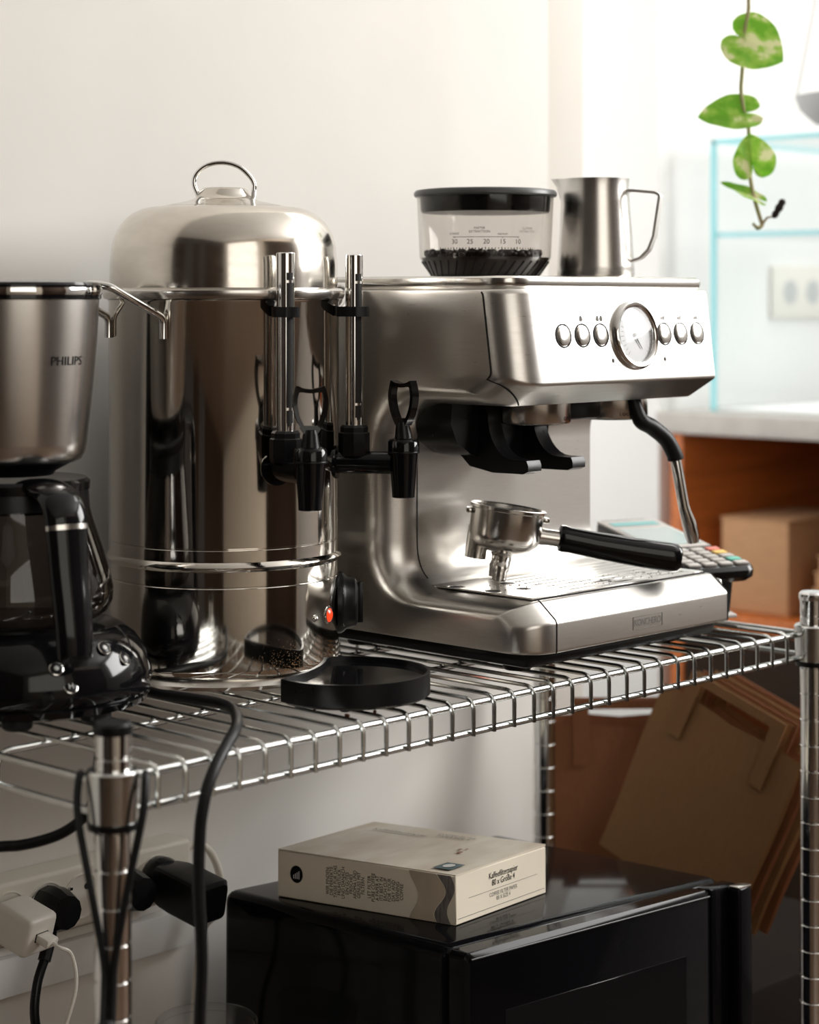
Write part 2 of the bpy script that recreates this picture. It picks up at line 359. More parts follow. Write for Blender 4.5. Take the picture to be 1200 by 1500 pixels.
b = B(); lathe(b, [(.0722, .335), (.0724, .3365), (.0724, .3395), (.0722, .3405)], 64, cap0=False, cap1=False); obj('trim_band', b, 'chrome', lid, 'chrome band round the lid')
b = B(); lathe(b, [(.034, .193), (.036, .196), (.05, .2035)], 40); obj('drip_outlet', b, 'black', cm)
def on_cyl(R0, cx, cy, a_c, z_c, dr=0, slope=0):
    return lambda u, v: Vector((cx+(R0+slope*v)*cos(a_c+u/R0), cy+(R0+slope*v)*sin(a_c+u/R0), z_c+v))
lettering('brand_lettering', 'PHILIPS', .0098, on_cyl(.0673, 0, 0, R(-38), .2835, slope=.088), 'ink', cm, label='dark capital letters on the steel basket', space=1.05)
for i, (x, y) in enumerate(((.052, -.078), (.064, -.080), (.090, -.050), (.099, -.050))):
    pass
def base_pt(a, k, z): return Vector((EX+(k*.112-EX if cos(a) > 0 else k*.122)*cos(a), k*.094*sin(a), z))
for a, k, z, t in ((R(-66), .955, .0535, ''), (R(-60), .985, .0395, 'H'), (R(-38), .90, .064, ''), (R(-27), .95, .054, '')):
    p = base_pt(a, k, z); n = Vector((cos(a), sin(a), .75)).normalized(); mt = axis_mtx(p, n, (0, 0, 1))
    b = B(); lathe(b, [(.0052, -.003), (.0052, .0008), (.0042, .0016), (.001, .0018)], 20, mt); bt = obj('button', b, 'black', cm)
    b = B(); lathe(b, [(.0052, .0004), (.0056, .0009), (.0050, .0012)], 20, mt, cap0=False, cap1=False); obj('button_ring', b, 'steel', bt)
    if t: lettering('button_mark', t, .006, lambda u, v: mt @ Vector((v, -u, .0021)), 'whiteink', bt)
    else:
        b = B(); lathe(b, [(.002, .0019), (.0012, .0021)], 10, mt); obj('button_lamp', b, 'whiteink', bt)
# the glass jug under it
cf = thing('coffee_carafe', 'glass coffee carafe with thick black handle standing on the coffee maker hotplate', 'carafe', (.036, .2235, SZ+.0793), math.atan2(DR.y, DR.x))
def zc(z): return z-.0793
b = B(); lathe(b, [(.058, zc(.080)), (.070, zc(.081)), (.077, zc(.086)), (.0808, zc(.094)), (.0812, zc(.102)), (.079, zc(.114)), (.0725, zc(.135)), (.065, zc(.158)), (.060, zc(.176)), (.0595, zc(.181))], 64, cap1=False); obj('glass_body', b, 'carafeglass', cf)
b = B(); lathe(b, [(.0605, zc(.166)), (.0625, zc(.168)), (.0615, zc(.182)), (.0605, zc(.182))], 56, cap0=False, cap1=False); obj('collar', b, 'black', cf)
b = B(); lathe(b, [(.0600, zc(.180)), (.0625, zc(.1815)), (.0630, zc(.188)), (.060, zc(.1905)), (.04, zc(.189)), (.03, zc(.1885))], 56); obj('lid', b, 'blackgloss', cf)
ha = R(-54); hd = Vector((cos(ha), sin(ha), 0)); hs = Vector((-sin(ha), cos(ha), 0))
def hp(r, z, s=0): return hd*r + hs*s + Vector((0, 0, zc(z)))
b = B()
hpts = smooth([hp(.045, .187), hp(.066, .1865), hp(.088, .180), hp(.097, .168), hp(.1005, .150), hp(.104, .125), hp(.109, .100), hp(.112, .080), hp(.1125, .066), hp(.111, .060)], 5)
F = []
for i, p in enumerate(hpts):
    tn = (hpts[min(i+1, len(hpts)-1)]-hpts[max(i-1, 0)]).normalized(); nn = tn.cross(hs); f = i/(len(hpts)-1)
    wd = .0190-.005*f if f < .93 else .011; th = .0085 if f > .3 else .006+.008*f
    F.append([p+hs*wd*cos(a)+nn*th*sin(a) for a in (2*pi*k/18 for k in range(18))])
loft(b, F); hnd = obj('handle', b, 'blackgloss', cf)
b = B(); i0 = 17
loft(b, [[q+(q-hpts[i0+j]).normalized()*.0007 for q in F[i0+j]] for j in range(2)], cap0=False, cap1=False); obj('handle_seam', b, 'steel', hnd, 'thin pale seam on handle')

# ------------------------------------------------------------------ hot water urn
UR = .1007
urn = thing('hot_water_urn', 'tall polished steel hot drink urn with domed lid and two black taps', 'urn', (.271, .237, SZ), math.atan2(DR.y, DR.x))
def ud(phi): a = R(phi); return Vector((sin(a), -cos(a), 0))
b = B(); lathe(b, [(.097, .0069), (UR+.003, .0069), (UR+.004, .010), (UR+.001, .0125), (UR-.003, .015), (UR-.003, .02)], 96); obj('base_ring', b, 'steel', urn)
pr = [(UR-.003, .014), (UR-.0005, .018), (UR, .022), (UR, .0905), (UR-.0006, .0912), (UR-.0006, .0917), (UR, .0924), (UR, .1045), (UR+.0018, .1062), (UR+.0028, .1085), (UR+.0018, .1108), (UR, .1125), (UR, .1222), (UR-.0007, .1229), (UR-.0007, .1235), (UR, .1242), (UR, .3290), (UR+.001, .331)]
b = B(); lathe(b, pr, 128); obj('body', b, 'urn', urn)
b = B(); lathe(b, [(UR+.0005, .3310), (UR+.004, .3320), (UR+.0052, .3355), (UR+.0048, .3388), (UR+.0020, .3410), (UR-.004, .3415)], 128); obj('rim', b, 'steel', urn, 'rolled steel rim')
pr = [(UR-.001, .3412)]
pr += [(UR-.001, .350), (UR-.0012, .362), (UR-.0022, .3715)]
for k in range(1, 13):
    a = R(90*k/12); pr.append((.0585+(UR-.0022-.0585)*cos(a)**.9, .3715+.0405*sin(a)**1.05))
pr += [(.045, .4150), (.032, .4175), (.0255, .4200), (.0225, .4235), (.0205, .4275), (.0185, .4290), (.012, .4293)]
b = B(); lathe(b, pr, 128); ulid = obj('lid', b, 'lidsteel', urn, 'domed worn steel lid', ang=60)
b = B(); hx = .0265
tube(b, smooth([(-.0215, -.002, .4190), (-.0235, 0, .4245), (-.0265, 0, .434), (-.0235, 0, .4425), (-.014, 0, .4495), (0, 0, .4515), (.013, 0, .4478), (.0225, 0, .4395), (.0262, 0, .4330), (.0262, 0, .4270), (.0255, -.002, .4190)], 8), .0022, 12); obj('lid_handle', b, 'chrome', ulid)
for ph in (-46, 134):
    b = B(); o = []
    for s in (-1, 1):
        d = ud(ph+s*22); g = ud(ph); sd = Vector((-g.y, g.x, 0))
        foot = d*(UR+.0026)
        o.append([foot+Vector((0, 0, .2985)), foot+Vector((0, 0, .316)), foot+g*(.022 if ph < 0 else .012)+Vector((0, 0, .3265)), g*(UR+(.042 if ph < 0 else .020))+sd*s*.030+Vector((0, 0, .3415)), g*(UR+(.050 if ph < 0 else .025))+sd*s*.020+Vector((0, 0, .3435))])
    P = [p for p in o[0]] + [p for p in reversed(o[1])]
    tube(b, fillet(P, [0, .008, .0, .012, .012, .012, .012, .0, .008, 0], 5), .0034, 12); obj('side_handle', b, 'chrome', urn, 'left bent steel side handle' if ph < 0 else None)
def tap(ph, lev):
    base = Matrix.Rotation(R(ph-90), 4, 'Z')
    def T(x, y, z): return base @ Vector((x, y, z))
    b = B(); tube(b, [T(.0985, 0, .190), T(.102, 0, .190), T(.1021, 0, .190), T(.150, 0, .190)], [.0145, .0145, .0098, .0098], 20); t = obj('tap', b, 'blackgloss', urn)
    b = B(); lathe(b, [(.0085, .160), (.0098, .1605), (.0102, .168), (.0128, .199), (.0138, .200), (.0138, .2085), (.0125, .2105), (.0085, .2115)], 32, Matrix.Translation(T(.160, 0, 0))); obj('valve_body', b, 'blackgloss', t)
    b = B(); lathe(b, [(.0140, .1985), (.01425, .1993), (.0140, .2001)], 32, Matrix.Translation(T(.160, 0, 0)), cap0=False, cap1=False); obj('valve_ring', b, 'black', t)
    lm = Matrix.Translation(T(.160, 0, 0)) @ Matrix.Rotation(R(lev), 4, 'Z')
    b = B(); tube(b, [lm @ Vector((0, 0, .209)), lm @ Vector((0, 0, .2145)), lm @ Vector((0, -.001, .222)), lm @ Vector((0, -.0015, .226))], [.0085, .0075, .0062, .005], 14); obj('lever_stem', b, 'black', t)
    half = smooth([(.0056, 0, .2225), (.0086, 0, .2275), (.0120, 0, .2350), (.0140, 0, .2435), (.0142, 0, .2500), (.0130, 0, .2560), (.0112, 0, .2614)], 4) + smooth([(.0104, 0, .2612), (.0070, 0, .2597), (.0035, 0, .2589), (0, 0, .2586)], 3)[:-1]
    out = [(p.x, p.z) for p in half] + [(0, .2586)] + [(-p.x, p.z) for p in reversed(half)]
    inn = []
    for i in range(len(out)):
        a, c = Vector(out[i-1]), Vector(out[(i+1) % len(out)]); t_ = (c-a).normalized(); nn = Vector((-t_.y, t_.x))
        q = Vector(out[i])+nn*.0034; q.x = max(-.0118, min(.0118, q.x)); q.y = max(.2290, min(.2560, q.y))
        if abs(out[i][0]) < .0062 and out[i][1] < .2280: q = Vector((.35*out[i][0], .2290))
        inn.append((q.x, q.y))
    b = B(); rings = []
    n = len(out)
    vo = [[b.verts.new(lm @ Vector((x, dy, z))) for x, z in out] for dy in (-.0042, .0042)]
    vi = [[b.verts.new(lm @ Vector((x, dy*.9, z))) for x, z in inn] for dy in (-.0042, .0042)]
    for j in range(n):
        k = (j+1) % n
        for q in ((vo[0][j], vo[0][k], vi[0][k], vi[0][j]), (vo[1][k], vo[1][j], vi[1][j], vi[1][k]), (vo[0][k], vo[0][j], vo[1][j], vo[1][k]), (vi[0][j], vi[0][k], vi[1][k], vi[1][j])):
            try: b.faces.new(q)
            except ValueError: pass
    obj('lever', b, 'blackgloss', t)
    g = Matrix.Translation(T(.1165, 0, 0))
    b = B(); lathe(b, [(.0125, .196), (.0135, .199), (.0135, .2155), (.0120, .2165), (.0120, .2205), (.0105, .2225)], 8, g); obj('gauge_nut', b, 'black', t, ang=20)
    b = B(); lathe(b, [(.0076, .220), (.0076, .3695), (.0070, .3702), (.0058, .3702), (.0058, .36)], 28, g); gt = obj('gauge_tube', b, 'chrome', urn)
    a_c = R(-58) - R(0)
    def strip(z0, z1, hw, dr, nm, m):
        b = B(); loft(b, [[g @ Vector(((.0076+dr)*cos(a_c+hw*q), (.0076+dr)*sin(a_c+hw*q), z)) for q in (-1, -.5, 0, .5, 1)] for z in (z0, z1)], closed_u=False); return obj(nm, b, m, gt)
    strip(.2290, .3535, R(23), .00025, 'level_slot', 'seam')
    strip(.2270, .2295, R(12), .00025, 'level_slot', 'seam'); 
    for z0 in (.2395, .3450): strip(z0, z0+.0022, R(24), .0005, 'slot_bar', 'steel')
    b = B(); hw = .0112
    st = [(.102, -.006), (.1165, -hw), (.1225, -hw*.9), (.1285, -.006), (.1297, 0), (.1285, .006), (.1225, hw*.9), (.1165, hw), (.102, .006)]
    loft(b, [[T(x, y, z) for x, y in st] for z in (.3165, .3252)]); obj('gauge_bracket', b, 'black', urn)
tap(31, 10)
tap(80, -42)
b = B(); d = ud(94); mt = axis_mtx(d*(UR-.002)+Vector((0, 0, .0645)), d, (0, 0, 1))
lathe(b, [(.0270, 0), (.0270, .004), (.0255, .0065), (.0235, .0085), (.0215, .0160), (.018, .0185), (.002, .019)], 40, mt); kn = obj('dial_knob', b, 'black', urn, 'black ribbed temperature dial')
b = B(); box(b, -.018, .018, -.003, .003, .018, .0235, .0012, mtx=mt); obj('knob_grip', b, 'black', kn)
for a, s in ((60, 'min'), (10, 'eco'), (-32, '110'), (130, 'off')):
    aa = R(a)
    lettering('dial_mark', s, .0042, lambda u, v: mt @ Vector(((.0262)*cos(aa+u/.026), (.0262)*sin(aa+u/.026), .0035+v+.0016)), 'whiteink', kn)
for ph, zz, r_, nm, m in ((68, .0600, .0062, 'indicator_lamp', 'redlamp'), (55, .060, .0032, 'rivet', 'chrome')):
    d = ud(ph); mt2 = axis_mtx(d*(UR-.0005)+Vector((0, 0, zz)), d, (0, 0, 1))
    b = B(); lathe(b, [(r_, 0), (r_*.95, .0012), (r_*.6, .0028), (r_*.1, .0034)], 24, mt2); il = obj(nm, b, m, urn, 'glowing red pilot lamp' if r_ > .005 else None)
    if r_ > .005:
        b = B(); lathe(b, [(r_, 0), (r_+.0016, .0004), (r_+.0014, .0012), (r_, .0013)], 24, mt2, cap0=False, cap1=False); obj('lamp_bezel', b, 'steel', il)

# drip tray of the urn: a round tray bitten by the urn
tray_c = Vector((.2534, .0620))
tr = thing('urn_drip_tray', 'shallow black half round drip tray in front of the urn taps', 'drip tray', (tray_c.x, tray_c.y, SZ))
uc = Vector((-.0853, .172)); BR = .160                    # centre and radius of the bite on the urn side
def tray_loop(rad, gap, n=72):
    out = []
    for i in range(n):
        a = 2*pi*i/n; p = Vector((rad*cos(a), rad*sin(a))); q = p-uc
        if q.length < BR+gap: 
            lo, hi = 0, 1
            for _ in range(24):
                m_ = (lo+hi)/2
                if (p*m_-uc).length < BR+gap: hi = m_
                else: lo = m_
            p = p*lo
        out.append(p)
    return out
LO, LI = tray_loop(.0660, .0), tray_loop(.0632, .003)
b = B(); loft(b, [[Vector((p.x, p.y, z)) for p in L] for L, z in ((tray_loop(.062, .004), .0095), (LO, .012), (LO, .0300), (LI, .0300), (LI, .0235))]); obj('tray', b, 'black', tr)
b = B(); LP = tray_loop(.0628, .0034); loft(b, [[Vector((p.x, p.y, z)) for p in LP] for z in (.0238, .0262)]); obj('tray_plate', b, 'traygloss', tr, 'glossy black top plate')
for a in (222, 300, 20):
    b = B(); lathe(b, [(.0035, .0069), (.0048, .008), (.005, .013)], 14, Matrix.Translation((.052*cos(R(a)), .052*sin(R(a)), 0))); obj('foot', b, 'rubber', tr)

# ------------------------------------------------------------------ espresso machine
em = thing('espresso_machine', 'brushed steel espresso machine with round gauge and grinder hopper on top', 'espresso machine', (.438, -.0033, SZ))
prof = [(0, .028), (0, .0555), (.0195, .0712), (.166, .0712), (.166, .238), (.046, .238), (.0140, .2570), (.0258, .3415), (.30, .3415), (.30, .028)]
frad = [.003, .006, .004, .040, .042, .012, .004, .006, .012, .008]
profi = [(.032, .0295), (.032, .0470), (.044, .0560), (.200, .0560), (.200, .254), (.074, .254), (.046, .2660), (.0565, .3390), (.297, .3390), (.297, .0295)]
fradi = [.003, .008, .008, .062, .064, .014, .008, .006, .010, .008]
def outline(P, FR):
    out = []
    for i, q in enumerate(P):
        a, c, d = Vector((*P[i-1], 0)), Vector((*q, 0)), Vector((*P[(i+1) % len(P)], 0))
        k = 12 if frad[i] > .02 else 4
        va, vb = a-c, d-c; an = va.angle(vb); dd = min(FR[i]/math.tan(an/2), va.length*.49, vb.length*.49)
        s_, e_ = c+va.normalized()*dd, c+vb.normalized()*dd
        for j in range(k+1):
            t = j/k; out.append(s_*(1-t)**2+c*2*t*(1-t)+e_*t*t)
    return out
pA, pB = outline(prof, frad), outline(profi, fradi)          # outline at the front plane and where the rounding meets the side
XW = .2523
def ring_at(x):
    q = max(0, min(1, -x/.035)); f = 1-math.sqrt(1-q*q)
    return [Vector((x, a.x+(b_.x-a.x)*f, a.y+(b_.y-a.y)*f)) for a, b_ in zip(pA, pB)]
rings = [ring_at(-.035*sin(R(90-90*k/9))) for k in range(10)]
rings.append([Vector((XW-.0012, p.x, p.y)) for p in pA])
rings.append([Vector((XW, p.x+(q.x-p.x)*.03, p.y+(q.y-p.y)*.03)) for p, q in zip(pA, pB)])
b = B(); VV = loft(b, rings, cap0=False, cap1=False)
for ring in (VV[0], VV[-1]):                               # flat concave ends
    for tri in tessellate_polygon([[Vector((v.co.y, v.co.z, 0)) for v in ring]]):
        try: b.faces.new([ring[i] for i in tri])
        except ValueError: pass
body = obj('body', b, 'brush', em, ang=30)
def seam(pts, r=.0007): b = B(); tube(b, pts, r, 6); return obj('panel_seam', b, 'seam', body)
def front_part(x, f): return [p for p in ring_at(x) if f(p)]
seam(front_part(0, lambda p: p.z < .0713 and p.y < .03 and p.z > .0285))
seam(front_part(XW-.001, lambda p: p.z < .0713 and p.y < .03 and p.z > .0285))
seam(front_part(.0005, lambda p: .078 < p.z < .225 and .1 < p.y < .2))
sm = [ring_at(-.0349)[i] for i in (53, 52, 51, 50, 49, 48, 47)] + [ring_at(-.0349*(1-t/8))[46].lerp(ring_at(-.0349*(1-t/8))[45], t/8) for t in range(0, 9)]
seam([p+Vector((-.0002, 0, -.0002)) for p in sm], .0008)
b = B()
for i in range(1): box(b, XW, XW+.0065, .010, .29, .030, .0665, .004)
obj('side_cheek', b, 'steel', em)
b = B(); box(b, -.024, XW-.002, .012, .285, .0155, .030, .006); obj('plinth', b, 'black', em, 'black plastic plinth')
for x in (.012, .225):
    for y in (.055, .25):
        b = B(); lathe(b, [(.0115, .0069), (.013, .009), (.013, .017)], 20, Matrix.Translation((x, y, 0))); obj('foot', b, 'rubber', em)
# top plate
b = B(); tp = [(-.031, .031), (.2535, .0285), (.2535, .296), (-.031, .296)]
tpf = fillet([(x, y, 0) for x, y in tp], [.032, .01, .01, .01], 6, closed=True)
cxy = Vector((.11, .16, 0))
loft(b, [[cxy+(p-cxy)*k + Vector((0, 0, z)) for p in tpf] for k, z in ((.985, .3405), (.995, .3435), (1.0, .346), (.995, .3500), (.975, .3520))]); obj('top_plate', b, 'steel', em)
# panel frame of reference
n_p = Vector((0, -.990, .1386)); u_p = Vector((0, .1386, .990))
def panel(x, z): 
    return Vector((x, .0140+(z-.2570)*(.0118/.0845), z))
def panel_fn(x, z, off=.0004): 
    p = panel(x, z)+n_p*off
    return lambda u, v: p + Vector((u, 0, 0)) + u_p*v
b_x = (.0327, .0591, .0851, .1788, .2042, .2300)
for i, x in enumerate(b_x):
    mt = axis_mtx(panel(x, .2995), n_p, u_p)
    b = B(); lathe(b, [(.0108, -.001), (.0108, .0006), (.0098, .0008), (.0094, .0003), (.0093, -.001)], 32, mt); rg = obj('button_ring', b, 'seam', em)
    b = B(); lathe(b, [(.0088, 0), (.0088, .0010), (.0085, .0012), (.002, .0012)], 32, mt); obj('button', b, 'steel', em)
    ic = panel_fn(x, .3145)
    b = B()
    if i == 0:
        rr = []
        for k in range(21):
            a = R(60)+R(300)*k/20 ; rr.append([ic(r_*cos(a+pi/6), r_*sin(a+pi/6)) for r_ in (.0026, .0032)])
        loft(b, rr, closed_u=False); 
    elif i in (1, 2):
        for dx in ((0,) if i == 1 else (-.0026, .0026)):
            b.faces.new([b.verts.new(ic(dx+.0020*cos(a)*(1-.35*sin(a)), .0028*sin(a))) for a in (2*pi*k/14 for k in range(14))])
    else:
        for k in range(3):
            h = .0022
            b.faces.new([b.verts.new(ic(-.003+k*.0024+u, v)) for u, v in ((0, -h), (.0012, -h), (.0012, h*(.4+.3*k)), (0, h*(.4+.3*k)))])
    obj('button_icon', b, 'greyink', em)
mt = axis_mtx(panel(.1326, .2990), n_p, u_p)
b = B(); lathe(b, [(.0318, -.002), (.0318, .0022), (.0310, .0045), (.0292, .0058), (.0268, .0054), (.0254, .0040), (.0250, .002), (.0250, 0)], 64, mt, cap0=False, cap1=False); ga = obj('pressure_gauge', b, 'chrome', em, 'round pressure gauge in a chrome ring')
b = B(); lathe(b, [(.0252, -.001), (.0252, .0012), (.001, .0012)], 48, mt); obj('gauge_face', b, 'dial', ga)
b = B(); lathe(b, [(.0252, .0036), (.018, .0046), (.008, .0052), (.0005, .0053)], 48, mt, cap0=False); obj('gauge_glass', b, 'caseglass', ga)
b = B()
for k in range(25):
    a = R(-50+280*k/24); r0, r1 = .0195, (.0228 if k % 4 else .0238); w = .00025
    e = Vector((-sin(a), cos(a), 0)); d = Vector((cos(a), sin(a), 0))
    d = Vector((d.y, -d.x, 0)); e = Vector((-d.y, d.x, 0))
    b.faces.new([b.verts.new(mt @ (q+Vector((0, 0, .0038)))) for q in (d*r0-e*w, d*r1-e*w, d*r1+e*w, d*r0+e*w)])
obj('gauge_scale', b, 'greyink', ga)
b = B(); tube(b, [mt @ Vector((-.003, -.001, .0022)), mt @ Vector((-.013, -.008, .0022))], [.0006, .0003], 6); lathe(b, [(.0020, .0012), (.0018, .0028), (.0005, .0030)], 16, mt); obj('needle', b, 'greyink', ga)
for x, s in ((.0987, 'STEAM'), (.1757, 'HOT WATER')):
    mt3 = axis_mtx(panel(x, .2765), n_p, u_p)
    b = B(); lathe(b, [(.0022, 0), (.0020, .0005), (.0008, .0010)], 12, mt3, sy=.8); obj('status_lamp', b, 'greyink', em)
    lettering('lamp_legend', s, .0030, panel_fn(x+(.0060 if x < .13 else -.0075), .2716), 'greyink', em)
# plate with the maker's lettering on the base front
fr = B(); fx, fz, hw, hh = .1275, .0417, .0215, .0058
for u0, u1, v0, v1 in ((-hw, hw, hh-.0004, hh), (-hw, hw, -hh, -hh+.0004), (-hw, -hw+.0004, -hh, hh), (hw-.0004, hw, -hh, hh)): box(fr, fx+u0, fx+u1, -.0004, .0004, fz+v0, fz+v1)
obj('nameplate_frame', fr, 'greyink', em)
lettering('brand_lettering', 'KONCHERO', .0088, lambda u, v: Vector((fx+u, -.0004, fz+v)), 'greyink', em, sx=.80, label='thin grey capital letters in a frame')
# grinder outlet and brew head under the head
for x, nm, tx in ((.083, 'grinder_collar', 'GRIND'), (.1985, 'brew_head', '54MM CAFE')):
    b = B(); c0 = Matrix.Translation((x, .098, 0))
    lathe(b, [(.0300, .2190), (.0340, .2185), (.0350, .2200), (.0350, .2390)], 56, c0); o = obj(nm, b, 'steel', em)
    b = B(); lathe(b, [(.022, .2170), (.027, .2172), (.030, .2192)], 40, c0); obj('gasket', b, 'black', o)
    a0 = R(-72) if tx == 'GRIND' else R(-80)
    lettering('ring_mark', tx, .0048, lambda u, v: Vector((x+.0353*cos(a0+u/.0353), .098+.0353*sin(a0+u/.0353), .2228+v)), 'ink', o, space=1.2)
    if tx != 'GRIND':
        lettering('ring_mark', 'LOCK', .0042, lambda u, v: Vector((x+.0353*cos(R(-118)+u/.0353), .098+.0353*sin(R(-118)+u/.0353), .2228+v)), 'ink', o, space=1.2)
b = B(); box(b, .112, .170, .085, .15, .2195, .2395, .004); obj('head_bridge', b, 'black', em)
# black portafilter cradle
b = B(); hz = [(-.004, .238), (-.006, .220), (.002, .203), (.022, .191), (.05, .186), (.118, .186), (.128, .196), (.132, .238)]
prism(b, hz, .118, .172, 'y'); cr = obj('grinder_cradle', b, 'black', em, 'black plastic portafilter cradle')
for x0 in (.030, .092):
    cv = [(.140, .238), (.112, .238)]
    for k in range(9):
        a = R(180+90*k/8); cv.append((.076+.036*0+.030*(-cos(a))*1.0, .228+.040*sin(a)))
    cv += [(.060, .1880), (.058, .1840), (.058, .1785), (.064, .1760), (.100, .1755), (.128, .1800), (.140, .1900)]
    b = B(); prism(b, cv, x0, x0+.018, 'x'); obj('cradle_fork', b, 'black', cr)
# drip grate with slots
b = B(); box(b, .000, .2475, .0235, .158, .0708, .0718); gr = obj('drip_grate', b, 'seam', em)  # dark plate painting in the shade of the hollow below the slots
y = .0245
for k in range(10):
    b = B(); box(b, .060, .2300, y, y+.0098, .0718, .0736, .0007, 1); obj('grate_bar', b, 'brush', gr); y += .0134
b = B(); box(b, .2300, .2470, .0245, .1557, .0718, .0736, .0007, 1); obj('grate_edge', b, 'brush', gr)
b = B(); box(b, -.004, .060, .0245, .1557, .0718, .0736, .0007, 1); ge = obj('grate_edge', b, 'brush', gr)
for x, yy in ((.0005, .118), (.033, .066), (.050, .100), (.003, .076)):
    b = B(); lathe(b, [(.0085, .0735), (.0088, .0740), (.0076, .0741), (.0070, .0738)], 24, Matrix.Translation((x, yy, 0)), cap0=False, cap1=False); h = obj('drain_ring', b, 'steel', gr)
    b = B(); lathe(b, [(.0070, .0737), (.0069, .0738)], 24, Matrix.Translation((x, yy, 0))); obj('drain_hole', b, 'seam', gr)
b = B()
for k in range(260):
    if k < 110: x, yy = random.gauss(.046, .014), random.gauss(.082, .012)
    else: x, yy = random.uniform(.09, .235), random.gauss(.050, .012)
    if not (.0 < x < .24 and .026 < yy < .15): continue
    s_ = random.uniform(.0002, .0006)
    bmesh.ops.create_icosphere(b, subdivisions=1, radius=s_, matrix=Matrix.Translation((x, yy, .0736+s_*.5)))
tag(obj('spilled_coffee_grounds', b, 'grounds', kind='stuff', loc=(.438, -.0033, SZ)), 'brown coffee grounds spilled over the slotted drip grate', 'coffee grounds')
# steam wand
b = B(); tube(b, smooth([(.190, .066, .240), (.1945, .060, .2185), (.2075, .056, .2105), (.2225, .051, .1990), (.2315, .048, .1850), (.2335, .0475, .1790)], 7), [.0072]*7+[.0078]*29, 16); sw = obj('steam_wand_grip', b, 'rubber', em, 'black rubber grip of the steam wand')
b = B(); tube(b, [(.2325, .0478, .184), (.2375, .041, .135), (.2395, .040, .128), (.2440, .0395, .118), (.2478, .0385, .106), (.2490, .038, .099)], [.0052, .0054, .0058, .0070, .0070, .0054], 16); obj('steam_wand', b, 'chrome', em)
# bean hopper
hx_, hy_ = .1126, .1827
hop = B(); c0 = Matrix.Translation((hx_, hy_, 0))
lathe(hop, [(.0495, .3522), (.0520, .3540), (.0612, .3680), (.0628, .3712), (.0655, .4290)], 72, c0, cap0=True, cap1=False)
hp_ = obj('bean_hopper', hop, 'hopperglass', em, 'smoked clear hopper with measuring scale')
b = B(); lathe(b, [(.0590, .4285), (.0605, .4290), (.0672, .4292), (.0684, .4305), (.0684, .4330), (.0668, .4352), (.0600, .4362), (.02, .4366)], 72, c0); obj('hopper_lid', b, 'lidgrey', hp_, 'dark grey flat lid')
b = B(); lathe(b, [(.0500, .4140), (.0605, .4142), (.0618, .4160), (.0625, .4288)], 64, c0); obj('lid_seal', b, 'black', hp_)
b = B(); lathe(b, [(.0480, .3526), (.0510, .3545), (.0600, .3682), (.0612, .3712), (.052, .3716)], 64, c0)
obj('bean_bed', b, 'bean', hp_, kind='stuff')
b = B()
for k in range(190):
    a, r_ = random.uniform(0, 2*pi), .057*math.sqrt(random.random()); mt4 = Matrix.Translation((hx_+r_*cos(a), hy_+r_*sin(a), .3722+random.uniform(0, .0045))) @ Matrix.Rotation(random.uniform(0, 3), 4, 'Z') @ Matrix.Rotation(random.uniform(-.8, .8), 4, 'X') @ Matrix.Diagonal((.0052, .0036, .0028, 1))
    bmesh.ops.create_icosphere(b, subdivisions=2, radius=1, matrix=mt4)
obj('coffee_beans', b, 'bean', hp_, kind='stuff')
b = B()
for k in range(40):
    a = 2*pi*k/40
    tube(b, [(hx_+.0515*cos(a), hy_+.0515*sin(a), .3540), (hx_+.0606*cos(a+.12), hy_+.0606*sin(a+.12), .3675)], .0009, 5)
obj('cone_ribs', b, 'seam', hp_)
def hop_fn(phi, z):                                       # printed on the hopper wall; phi measured from the side facing the aisle
    a = math.atan2(-DF.y, -DF.x) + R(phi); Rr = .0620+(z-.372)*(.0035/.057)+.0004
    return lambda u, v: Vector((hx_+Rr*cos(a+u/Rr), hy_+Rr*sin(a+u/Rr), z+v))
sc0 = -3
for k, s in enumerate(('30', '25', '20', '15', '10')): lettering('scale_number', s, .0062, hop_fn(-29+k*13.9, .3850), 'ink', hp_)
b = B()
for k in range(33):
    f = hop_fn(-44+k*2.8, .3790); h = .0011 if k % 5 == 0 else .0006; w = .00045
    b.faces.new([b.verts.new(f(u, v)) for u, v in ((-w, -h), (w, -h), (w, h), (-w, h))])
for k in range(20):
    f = hop_fn(-29+k*2.9, .3895); b.faces.new([b.verts.new(f(u, v)) for u, v in ((-.0017, -.00022), (.0017, -.00022), (.0017, .00022), (-.0017, .00022))])
for ph in (-29, 12.7, 26.6):
    f = hop_fn(ph, .3889); b.faces.new([b.verts.new(f(u, v)) for u, v in ((-.0002, -.0008), (.0002, -.0008), (.0002, .0008), (-.0002, .0008))])
obj('scale_ticks', b, 'ink', hp_)
lettering('scale_legend', 'FASTER\nEXTRACTION', .0032, hop_fn(-7, .3960), 'ink', hp_)
lettering('scale_legend', 'COARSE', .0026, hop_fn(-29, .3925), 'ink', hp_); lettering('scale_legend', 'MEDIUM', .0026, hop_fn(12.7, .3920), 'ink', hp_)
lettering('scale_legend', 'SLOWER\nEXTRACTION', .0030, hop_fn(36, .3960), 'greyink', hp_)

